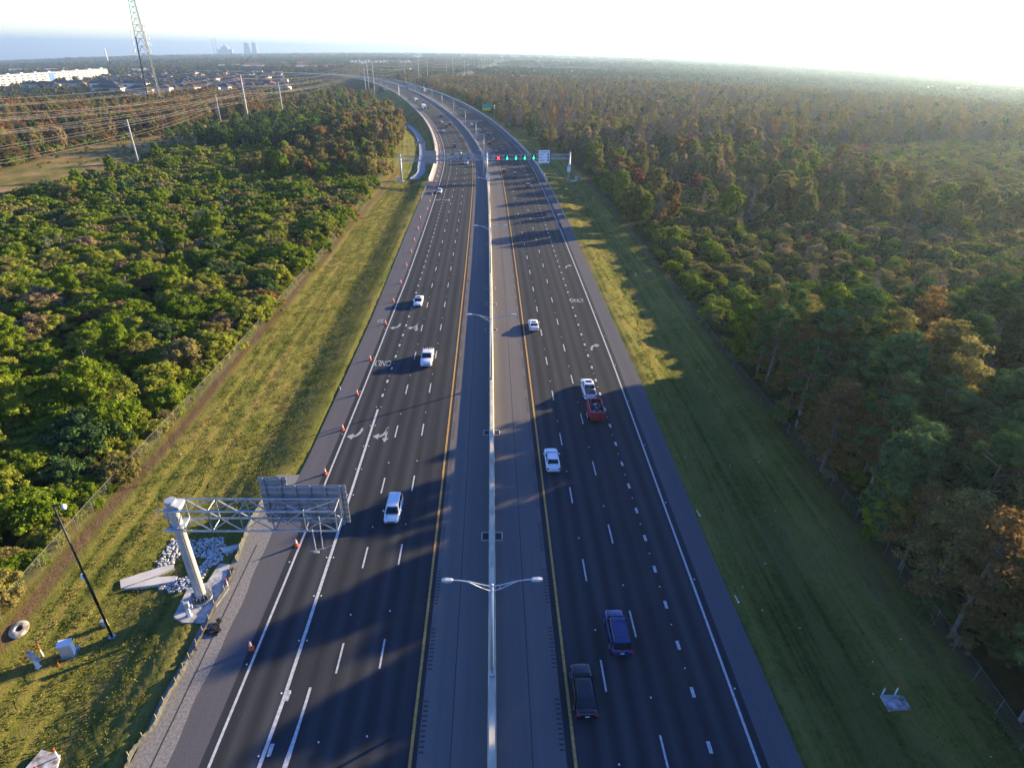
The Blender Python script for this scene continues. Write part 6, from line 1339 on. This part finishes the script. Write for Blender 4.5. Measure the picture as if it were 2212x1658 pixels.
x, y, z = far_pt(489, 9000); h = height_to(x, y, z, 103); t = MB().box((0, 0, h * .45), (90, 60, h * 1.3)).box((-60, 0, h * .3), (60, 50, h * .9)).box((60, 0, h * .4), (70, 50, h * .8)).box((0, 0, h * 1.15), (30, 30, h * .3)).build('power_station', PWM); t.location = (x, y, z); tag(t, 'blocky boiler house of the power station beside the chimneys', 'power station')
x, y, z = far_pt(234.5, 3600); h = height_to(x, y, z, 106); t = MB().tube((0, 0, -5), (0, 0, h), 4.2, 2.6, 14).lathe([(3.2, h), (3.2, h + 2), (1, h + 4)], n=14).build('smokestack', W1, None, True); t.location = (x, y, z); tag(t, 'slender white smokestack on the left horizon', 'chimney')

# ------------------------------------------------------------------ bridge at the bend
t = empty('road_bridge', rp(850, 0, 0), heading(850)); tag(t, 'road bridge over a creek at the far bend, with pale piers', 'bridge')
iv = Matrix.Rotation(-heading(850), 4, 'Z'); o0 = Vector(rp(850, 0, 0))
def loc_(p): return iv @ (Vector(p) - o0)
rings = [[loc_(rp(s, tt, dz)) for tt, dz in ((-26, -.3), (26, -.3), (26, -1.6), (-26, -1.6))] for s in (828, 840, 850, 860, 872)]
MB().loft([[tuple(p) for p in r] for r in rings]).build('deck', M['concrete'], t)
for s in (843, 857):
    for tt in (-23, -13, -4, 5, 14, 23): p = loc_(rp(s, tt, -4.5)); MB().tube((p.x, p.y, p.z - 4.5), (p.x, p.y, p.z + 3.4), .8, n=10).build('pier', M['white_conc'], t)
# single-arm lamps on the outer edge of the bend
def edge_lamp(px, pb, pt, label, sgn):
    s, tt = at_road(px, pb); p = rp(s, tt, 0); h = height_to(p[0], p[1], p[2], pt); t = empty('street_lamp', p, heading(s)); tag(t, label, 'street lamp'); MB().tube((0, 0, -2), (0, 0, h), .2, .12, 8).build('pole', M['steel_pale'], t); MB().path([(0, 0, h - .2), (-sgn * 1.6, 0, h + .5), (-sgn * 3.4, 0, h + .9)], .08).build('arm', M['steel_pale'], t); MB().box((-sgn * 3.7, 0, h + .9), (.9, .35, .16)).build('lamp_head', M['steel_pale'], t)
for px, pb, pt, lab in ((948, 191, 172, 'single-arm lamp post on the outer edge of the far bend, leftmost of three'), (975.7, 202, 183, 'single-arm lamp post on the outer edge of the far bend, middle of three'), (999.5, 213, 188, 'single-arm lamp post on the outer edge of the far bend, rightmost of three')): edge_lamp(px, pb, pt, lab, 1)
# pindo palm in the thicket
x, y, z = at(446, 500); t = empty('palm_tree', (x, y, z + .5)); tag(t, 'grey-green feather palm standing out of the thicket at the left', 'tree'); MB().tube((0, 0, -.5), (0, 0, 4.6), .28, .22, 10).build('trunk', BARK, t)
b = MB(); rng = np.random.default_rng(8)
for k in range(46):
    a = k * 2.4; el = rng.uniform(-.1, 1.25); L = rng.uniform(2.6, 3.6); pts = []
    for i in range(7): q = i / 6; r_ = L * q * math.cos(el * (1 - .5 * q)); pts.append((r_ * math.cos(a), r_ * math.sin(a), 4.6 + L * q * math.sin(el) - 1.5 * q * q))
    for i in range(6):
        p, q_ = Vector(pts[i]), Vector(pts[i + 1]); d = (q_ - p).normalized(); sd = d.cross(Vector((0, 0, 1))).normalized()
        for j in range(3):
            m_ = p.lerp(q_, j / 3); lf = .75 * math.sin(math.pi * min(.95, (i + j / 3 + .6) / 6.6)) + .12
            for sg in (-1, 1): e_ = m_ + sd * sg * lf + d * lf * .6 + Vector((0, 0, .12)); b.add([tuple(m_), tuple(m_ + d * .13), tuple(e_)], [(0, 1, 2)])
b.build('crown', leaf_mat('palm_fronds', [(0, (.07, .10, .06)), (.5, (.14, .18, .11)), (1, (.22, .27, .17))]), t)
# ------------------------------------------------------------------ the hazy air
hb = MB().box((0, 0, 0), (54000, 54000, 1)); hz = hb.build('haze', mat('haze_air', (1, 1, 1)))
for v in hz.data.vertices: v.co.z = 170.0 if v.co.z > 0 else -1300.0
hm = hz.data.materials[0]; n_ = hm.node_tree.nodes; n_.remove(n_['Principled BSDF'])
pv = n_.new('ShaderNodeVolumePrincipled'); pv.inputs['Density'].default_value = HAZE_D; pv.inputs['Anisotropy'].default_value = 0.5; pv.inputs['Color'].default_value = (.60, .80, 1.0, 1)
hm.node_tree.links.new(pv.outputs[0], n_['Material Output'].inputs['Volume']); hz['kind'] = 'stuff'
